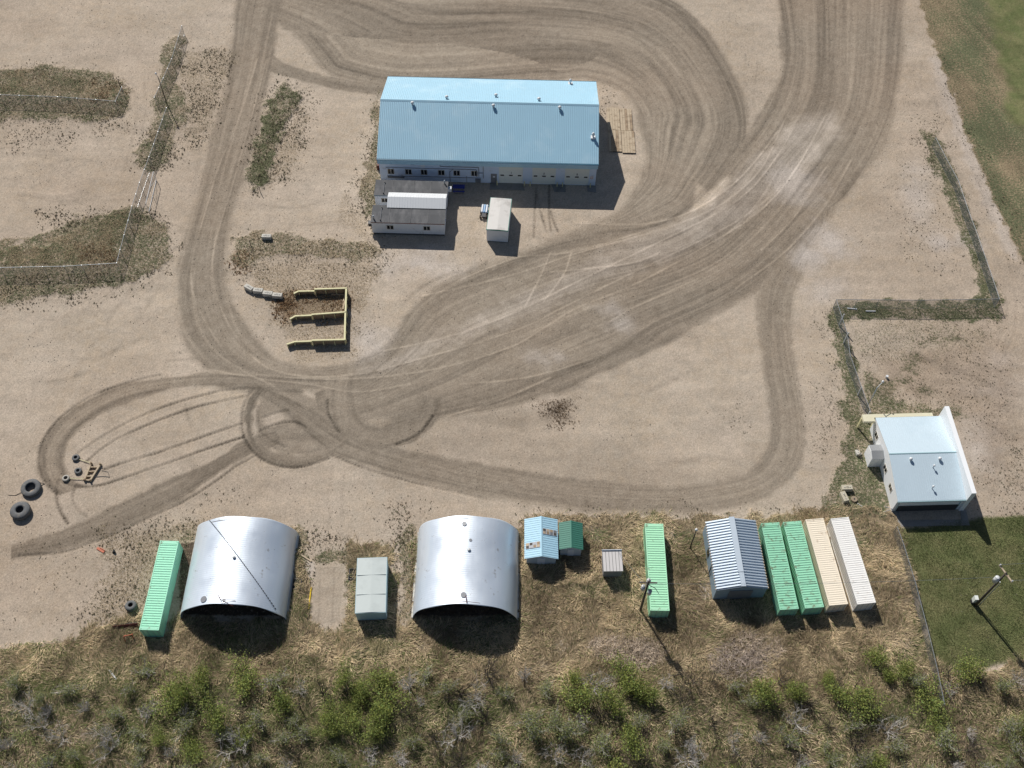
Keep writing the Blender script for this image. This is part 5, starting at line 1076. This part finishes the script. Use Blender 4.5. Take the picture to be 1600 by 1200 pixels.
blades('tall_dry_weeds', dm2, 45000, .26, .05, .7, [(.34, .27, .18), (.52, .44, .31)], 7, 'thin brown dry weeds standing on the bare banks', swirl=3)
blades('lawn_grass', np.clip(lawn-far, 0, 1)*(Y < 70), 60000, .16, .05, .9, [(.13, .17, .06), (.30, .28, .14)], 8, 'mown lawn grass around the utility pole', swirl=6)

def tufts(name, regions, lab, seed, pal):
    r = np.random.default_rng(seed); VV = []; CC = []
    for pts, n, r0, r1 in regions:
        n = int(n*2.1)
        W = Gn(np.array(pts+[pts[0]], float)); lo, hi = W.min(0), W.max(0); got = 0; xs = []
        soft_ = region(pts, 1.8, 2.2, seed=seed+int(pts[0][0]) % 50); lo -= 1.5; hi += 1.5
        while got < n:
            x = r.uniform(lo[0], hi[0], n*2); y = r.uniform(lo[1], hi[1], n*2); j, i = cellof(x, y); f = .5+1.1*fbm(x/3, y/3, seed+4, 3)
            k = (r.random(n*2) < f*soft_[j, i]) & keep(x, y); xs.append(np.stack([x[k], y[k]], 1)); got += int(k.sum()); 
            if len(xs) > 12: break
        P = np.vstack(xs)[:n]; j, i = cellof(P[:, 0], P[:, 1]); zz_ = Z[j, i]; R = .46*r.uniform(r0, r1, len(P))*r.choice([.6, .8, 1, 1.7], len(P))
        base = np.array(pal)[r.integers(0, len(pal), len(P))]*r.uniform(.7, 1.25, (len(P), 1))
        for q in range(7):
            a = r.uniform(0, 2*math.pi, len(P)); e = r.uniform(.3, 1.3, len(P)); c = np.stack([P[:, 0], P[:, 1], zz_], 1)
            o_ = np.stack([np.cos(a), np.sin(a), 0*a], 1)*(R*.25)[:, None]; d = np.stack([np.cos(a)*np.cos(e), np.sin(a)*np.cos(e), np.sin(e)], 1)*R[:, None]; s = np.stack([-np.sin(a), np.cos(a), .3+0*a], 1)*(R*.3)[:, None]
            VV.append(np.stack([c+o_-s, c+o_+s, c+o_+d], 1)); CC.append(base)
    o = tri_mesh(name, np.vstack(VV), np.vstack(CC), m_blade); tag(o, lab, 'weeds', kind='stuff')
TR = [([(0, 180), (200, 185), (215, 200), (150, 215), (0, 235)], 420, .14, .26), ([(0, 95), (190, 120), (205, 165), (190, 190), (0, 190)], 700, .12, .26),
 ([(280, 80), (362, 80), (350, 140), (330, 200), (290, 240), (265, 260), (285, 200), (290, 150)], 900, .13, .28), ([(215, 200), (290, 190), (270, 265), (215, 265)], 250, .15, .3),
 ([(60, 330), (160, 320), (245, 340), (275, 385), (262, 420), (180, 455), (90, 470), (0, 475), (0, 440), (180, 430), (240, 400), (215, 340), (100, 360)], 1100, .12, .28),
 ([(440, 125), (475, 140), (480, 190), (462, 250), (425, 300), (392, 300), (388, 240), (420, 150)], 800, .14, .32), ([(455, 140), (490, 150), (478, 230), (440, 280)], 350, .12, .22),
 ([(362, 365), (600, 385), (600, 415), (480, 470), (370, 430)], 900, .1, .24), ([(370, 430), (600, 410), (560, 560), (500, 555), (400, 500)], 350, .08, .18),
 ([(590, 140), (592, 370), (560, 340), (545, 300), (565, 220)], 550, .13, .26), ([(940, 135), (965, 150), (960, 185), (940, 180)], 70, .12, .22),
 ([(1440, 185), (1465, 190), (1480, 230), (1460, 225), (1445, 260), (1430, 210)], 260, .1, .2), ([(1405, 250), (1450, 250), (1500, 350), (1505, 420), (1420, 420), (1400, 330)], 420, .09, .2),
 ([(1270, 470), (1300, 475), (1312, 600), (1320, 680), (1300, 740), (1275, 700), (1280, 560)], 420, .1, .2), ([(1340, 510), (1560, 520), (1590, 760), (1530, 720), (1480, 640), (1360, 640)], 900, .09, .2),
 ([(1530, 720), (1600, 700), (1600, 820), (1530, 815)], 260, .1, .22), ([(150, 830), (300, 800), (310, 830), (240, 990), (150, 1000), (100, 1000), (160, 900)], 700, .12, .26),
 ([(0, 860), (150, 830), (160, 900), (100, 1000), (0, 1010)], 120, .09, .2), ([(340, 760), (380, 760), (380, 785), (330, 785)], 40, .12, .2), ([(600, 790), (660, 790), (660, 850), (600, 850)], 160, .12, .26), ([(450, 830), (560, 850), (560, 985), (450, 985)], 350, .13, .3),
 ([(618, 830), (650, 820), (650, 960), (618, 970)], 180, .13, .28), ([(810, 800), (1300, 795), (1300, 812), (815, 820)], 260, .12, .24), ([(1120, 620), (1190, 635), (1190, 665), (1110, 650)], 70, .09, .17), ([(430, 780), (640, 760), (640, 810), (430, 820)], 90, .07, .14),
 ([(1460, 92), (1475, 92), (1600, 400), (1600, 440), (1550, 330), (1490, 190)], 300, .12, .24)]
tufts('scattered_weeds', TR, 'dark little weed tufts scattered over the bare dirt and banks', 21, [(.13, .11, .08), (.17, .14, .10), (.11, .12, .065), (.17, .17, .095), (.22, .17, .115)])
tufts('stubble', [([(845, 632), (885, 630), (893, 645), (886, 660), (850, 658), (846, 645)], 420, .1, .22)], 'dark brown scatter of dead stalks on the gravel at mid picture', 22, [(.19, .135, .09), (.27, .20, .13)])
tufts('rusty_weeds', [([(444, 462), (520, 455), (538, 460), (536, 485), (450, 497), (442, 480)], 420, .14, .34), ([(440, 468), (462, 466), (462, 492), (444, 498)], 240, .2, .42), ([(150, 130), (192, 134), (188, 160), (150, 158)], 200, .15, .32), ([(368, 395), (390, 396), (388, 420), (370, 416)], 120, .15, .3), ([(120, 392), (170, 384), (168, 412), (125, 412)], 200, .15, .32)],
      'reddish brown dead weeds inside the yellow bay and at the fence ends', 23, [(.36, .23, .13), (.42, .30, .18), (.28, .19, .12)])

# loose stones on the bare ground
def stones(n, seed):
    r = np.random.default_rng(seed); x = r.uniform(-95, 95, n*3); y = r.uniform(50, 182, n*3); j, i = cellof(x, y); f = np.clip(.35+fbm(x/7, y/7, seed, 3)+.3*alk[j, i], .02, 1)*(rough[j, i] < .3)*(np.abs(x) < wy[j]*.98)
    k = (r.random(n*3) < f) & keep(x, y); x, y, j, i = x[k][:n], y[k][:n], j[k][:n], i[k][:n]; n = len(x); s = r.uniform(.03, .075, n)*r.choice([1, 1, 1.6], n)
    c = np.stack([x, y, Z[j, i]+s*.3], 1); a = r.uniform(0, 2.1, n); P = [c+np.stack([np.cos(a+q*2.094)*s, np.sin(a+q*2.094)*s, -s*.4], 1) for q in range(3)]; T = c+np.stack([0*s, 0*s, s*.8], 1)
    V = np.concatenate([np.stack([P[q], P[(q+1) % 3], T], 1) for q in range(3)]); t = r.random((n, 1)); C = np.array((.22, .18, .14))*(1-t)+np.array((.66, .60, .53))*t
    o = tri_mesh('loose_stones', V, np.vstack([C]*3), m_blade); tag(o, 'small loose stones scattered over the bare yard', 'stones', kind='stuff')
stones(14000, 91)
# ---------------------------------------------------------------- brush: individual shrubs
m_bark = mat('grey_twigs', (.50, .47, .44), .9, var=.2, scale=4); m_bark2 = mat('dark_bark', (.075, .062, .052), .9, var=.25, scale=4)
def shrub(name, seed, R, Hh, leaves, green_, twigs, bark):
    r = np.random.default_rng(seed); rr = random.Random(seed); t = bpy.data.objects.new(name, None); COL.objects.link(t); mb = MB(); tips = []
    def limb(p, d, L, rad, dep):
        q = p; n = 3
        for i in range(n):
            d = (d+Vector((rr.gauss(0, .16), rr.gauss(0, .16), rr.gauss(.02, .1)))).normalized(); e = q+d*L/n
            if e.z < .08: e.z = .1
            mb.tube(q, e, rad*(1-.25*i), rad*(1-.25*(i+1)), n=3, cap=False) if (e-q).length > .02 else None; q = e
            if dep > 0:
                for _ in range(2 if dep > 1 else 1 + (twigs > 40)):
                    nd = (d+Vector((rr.gauss(0, .55), rr.gauss(0, .55), rr.gauss(.15, .4)))).normalized(); limb(q, nd, L*rr.uniform(.4, .62), rad*.5, dep-1)
        tips.append(q)
    ns = max(5, int(5+R*2.2))
    for i in range(ns):
        a = rr.uniform(0, 6.28); k = rr.uniform(.15, .75); d = Vector((math.cos(a)*k, math.sin(a)*k, 1)).normalized(); b = Vector((0, 0, -.1)); limb(b, d, Hh*rr.uniform(.6, 1.0), .028+.012*R, 2)
    mb.build('branches', bark, t)
    if leaves:
        T = np.array([list(q) for q in tips]); n = leaves; c = T[r.integers(0, len(T), n)]+r.normal(0, .27, (n, 3)); c[:, 2] = np.maximum(c[:, 2], .1)
        u = r.normal(0, 1, (n, 3)); u /= np.linalg.norm(u, axis=1)[:, None]; v = r.normal(0, 1, (n, 3)); v -= (v*u).sum(1)[:, None]*u; v /= np.linalg.norm(v, axis=1)[:, None]
        s = r.uniform(.05, .10, n)[:, None]; V = np.stack([c-u*s, c+u*s*.9+v*s*.3, c+v*s*1.5], 1)
        col = np.array(green_)*r.uniform(.55, 1.4, n)[:, None]*(1+.3*r.normal(0, 1, (n, 1))*np.array([[.5, .2, .1]])); tri_mesh('foliage', V, np.clip(col, .01, .6), m_leaf, t)
    return t
PROTO = {'leafy': [], 'olive': [], 'bare': []}
for i in range(4): PROTO['leafy'].append(shrub('green_shrub', 100+i, 1.5+.2*i, 1.7+.25*i, 1500+250*i, (.30, .35, .10), 20, m_bark2))
for i in range(3): PROTO['olive'].append(shrub('olive_shrub', 120+i, 1.6, 1.6+.3*i, 650+200*i, (.27, .30, .12), 50, m_bark))
for i in range(4): PROTO['bare'].append(shrub('bare_shrub', 140+i, 1.5, 1.7+.35*i, 0 if i < 3 else 120, (.16, .18, .07), 60, m_bark if i % 2 == 0 else m_bark2))
LM = [(-70, 'empty left corner'), (-52, 'red plough blade'), (-45, 'mint container'), (-36, 'left quonset shelter'), (-23.5, 'dirt pad'), (-17, 'teal box shed'), (-6, 'right quonset shelter'), (6, 'blue and green sheds'), (13.5, 'small grey shed'), (19, 'lone green container'), (29, 'grey ribbed building'), (36.5, 'rust stained container'), (44, 'white container'), (51, 'lawn fence'), (61, 'lawn utility pole')]
spots = []
known = [('leafy', 292, 1078), ('leafy', 318, 1068), ('leafy', 270, 1092), ('olive', 110, 1078), ('olive', 70, 1090), ('bare', 150, 1085), ('olive', 205, 1075), ('olive', 230, 1050), ('leafy', 385, 1056), ('olive', 430, 1062), ('bare', 470, 1075),
 ('leafy', 540, 1058), ('leafy', 568, 1080), ('leafy', 590, 1065), ('leafy', 610, 1096), ('leafy', 552, 1100), ('bare', 505, 1080), ('bare', 640, 1070), ('olive', 668, 1055), ('olive', 700, 1072), ('bare', 740, 1090), ('bare', 762, 1050), ('bare', 720, 1080), ('olive', 790, 1085), ('olive', 850, 1075),
 ('leafy', 895, 1058), ('leafy', 900, 1085), ('leafy', 972, 1050), ('leafy', 985, 1078), ('leafy', 1012, 1088), ('leafy', 950, 1098), ('bare', 930, 1070), ('bare', 1040, 1066), ('bare', 1080, 1062), ('bare', 1110, 1060), ('bare', 1062, 1085), ('olive', 1145, 1070), ('leafy', 1190, 1080), ('leafy', 1240, 1078), ('olive', 1170, 1095), ('bare', 1215, 1062),
 ('leafy', 1292, 1060), ('leafy', 1318, 1088), ('bare', 1300, 1070), ('leafy', 1365, 1030), ('leafy', 1382, 1055), ('leafy', 1405, 1050), ('olive', 1430, 1068), ('leafy', 1450, 1090), ('bare', 1475, 1050), ('bare', 1480, 1075), ('leafy', 1500, 1052), ('bare', 1530, 1060), ('olive', 1560, 1070), ('bare', 1585, 1060), ('leafy', 1345, 1100), ('bare', 1260, 1095), ('bare', 820, 1055), ('bare', 660, 1095), ('olive', 30, 1070), ('leafy', 445, 1098)]
r3 = random.Random(33)
for k_, px, py in known: g0 = G(px, py); spots.append((k_, g0.x, g0.y-.4))
yy = 38.6; row = 0
while yy > 30.5:
    x = -62.0+1.3*(row % 2)
    while x < 64:
        k_ = r3.choices(['leafy', 'olive', 'bare'], [.16, .34, .50])[0]; spots.append((k_, x+r3.uniform(-1, 1), yy+r3.uniform(-.6, .6))); x += r3.uniform(2.9, 4.8)
    yy -= 2.3; row += 1
groups = {}
for k_, x, y in spots:
    lm = min(LM, key=lambda q: abs(q[0]-x))[1]; rw = 'front row' if y > 41.8 else ('middle row' if y > 38.9 else ('lower row' if y > 35.5 else 'last row'))
    groups.setdefault((k_, lm, rw), []).append((x, y))
ORD = ['first', 'second', 'third', 'fourth', 'fifth', 'sixth', 'seventh', 'eighth']
KN = {'leafy': 'green leafy shrub', 'olive': 'sparse olive shrub', 'bare': 'bare twiggy shrub'}
first = {}
for (k_, lm, rw), L_ in groups.items():
    L_.sort()
    for i, (x, y) in enumerate(L_):
        pr = PROTO[k_][r3.randrange(len(PROTO[k_]))]; o = pr if id(pr) not in first else dup(pr); first[id(pr)] = 1
        s = r3.uniform(.75, 1.2); o.location = (x, y, gz(x, y)); o.rotation_euler = (0, 0, r3.uniform(0, 6.28)); o.scale = (s*r3.uniform(.7, 1.35), s*r3.uniform(.7, 1.3), s*r3.uniform(.7, 1.15))
        lab = KN[k_] if len(L_) == 1 else f'{ORD[i]} from the left {KN[k_]}'
        tag(o, f'{lab} in {rw} below {lm}', 'shrub', 'shrubs of the brush belt')
# pale brush heaps in the straw
def heap(lab, px, py, R, n, seed, cols):
    g0 = G(px, py); r = np.random.default_rng(seed); t = thing('brush_heap', lab, 'brush heap', (g0.x, g0.y, gz(g0.x, g0.y))); V = []; C = []
    a = r.uniform(0, 6.28, n); d = np.sqrt(r.random(n)); x = np.cos(a)*d*R; y = np.sin(a)*d*R*.55; z = .12+.85*(1-d)*r.random(n)*(.5+.5*np.sin(x*3.1+seed)*np.cos(y*4.3)); b = r.uniform(0, 6.28, n); e = r.normal(0, .35, n); L = r.uniform(.3, .9, n)
    dd = np.stack([np.cos(b)*np.cos(e), np.sin(b)*np.cos(e), np.sin(e)], 1)*L[:, None]; s = np.stack([-np.sin(b), np.cos(b), .3+0*b], 1)*r.uniform(.02, .05, n)[:, None]; c = np.stack([x, y, z], 1)
    V = np.concatenate([np.stack([c-s, c+s, c+dd], 1), np.stack([c+dd-s*.6, c+dd+s*.6, c], 1)]); t_ = r.random((n, 1)); C = np.array(cols[0])*(1-t_)+np.array(cols[1])*t_; tri_mesh('dead_stems', V, np.vstack([C, C]), m_blade, t)
PK = [(.27, .21, .165), (.88, .75, .60)]
heap('pale heap of cut stems below the lone pale green container', 995, 1020, 3.6, 2600, 1, PK); heap('pale heap of cut stems below the grey ribbed building', 1175, 1012, 3.8, 2600, 2, PK); heap('pinkish heap of cut stems just above the bare shrubs', 1160, 1035, 4.4, 2600, 3, [(.34, .28, .24), (.66, .56, .48)])
heap('small yellowish tuft heap below the shadow of the teal box shed', 594, 1012, .9, 320, 4, [(.30, .25, .13), (.5, .45, .28)]); heap('pale heap of cut stems left of the one under the lone container', 955, 1012, 2.8, 1400, 5, PK)
# dead standing stems
for i, (px, py, h) in enumerate(((1480, 1068, 4.0), (758, 1062, 3.2), (1052, 1058, 2.6), (545, 1095, 3.4), (700, 1100, 3.6), (820, 1075, 3.0), (470, 1110, 3.2), (1335, 1078, 2.8))):
    g0 = G(px, py); t = thing('dead_sapling', ['dark leafless sapling at the foot of the lawn fence', 'dark leafless sapling at the tip of the right quonset shadow', 'dark leafless sapling where the utility pole shadow ends', 'dark leafless sapling below the teal box shed', 'dark leafless sapling below the left half of the right quonset shelter', 'dark leafless sapling below the pale blue shed', 'dark leafless sapling below the yellow pipe and dirt pad', 'dark leafless sapling below the beige container'][i], 'sapling', (g0.x, g0.y, -.05)); rr = random.Random(i+50)
    mb = MB(); p = Vector((0, 0, 0)); d = Vector((rr.uniform(-.25, .25), rr.uniform(.1, .4), 1)).normalized(); P = [p]
    for k_ in range(5):
        d = (d+Vector((rr.gauss(0, .12), rr.gauss(0, .12), 0))).normalized(); q = p+d*h/5; mb.tube(p, q, .07*(1-k_/6), .07*(1-(k_+1)/6), n=5, cap=False); p = q; P.append(p)
    mb.build('trunk', m_bark2, t); mb = MB()
    for k_ in range(14):
        b = P[rr.randrange(1, 6)]; d2 = Vector((rr.gauss(0, 1), rr.gauss(0, 1), .6)).normalized(); mb.tube(b, b+d2*rr.uniform(.4, 1.1), .025, .008, n=3, cap=False)
    mb.build('branches', m_bark2, t)
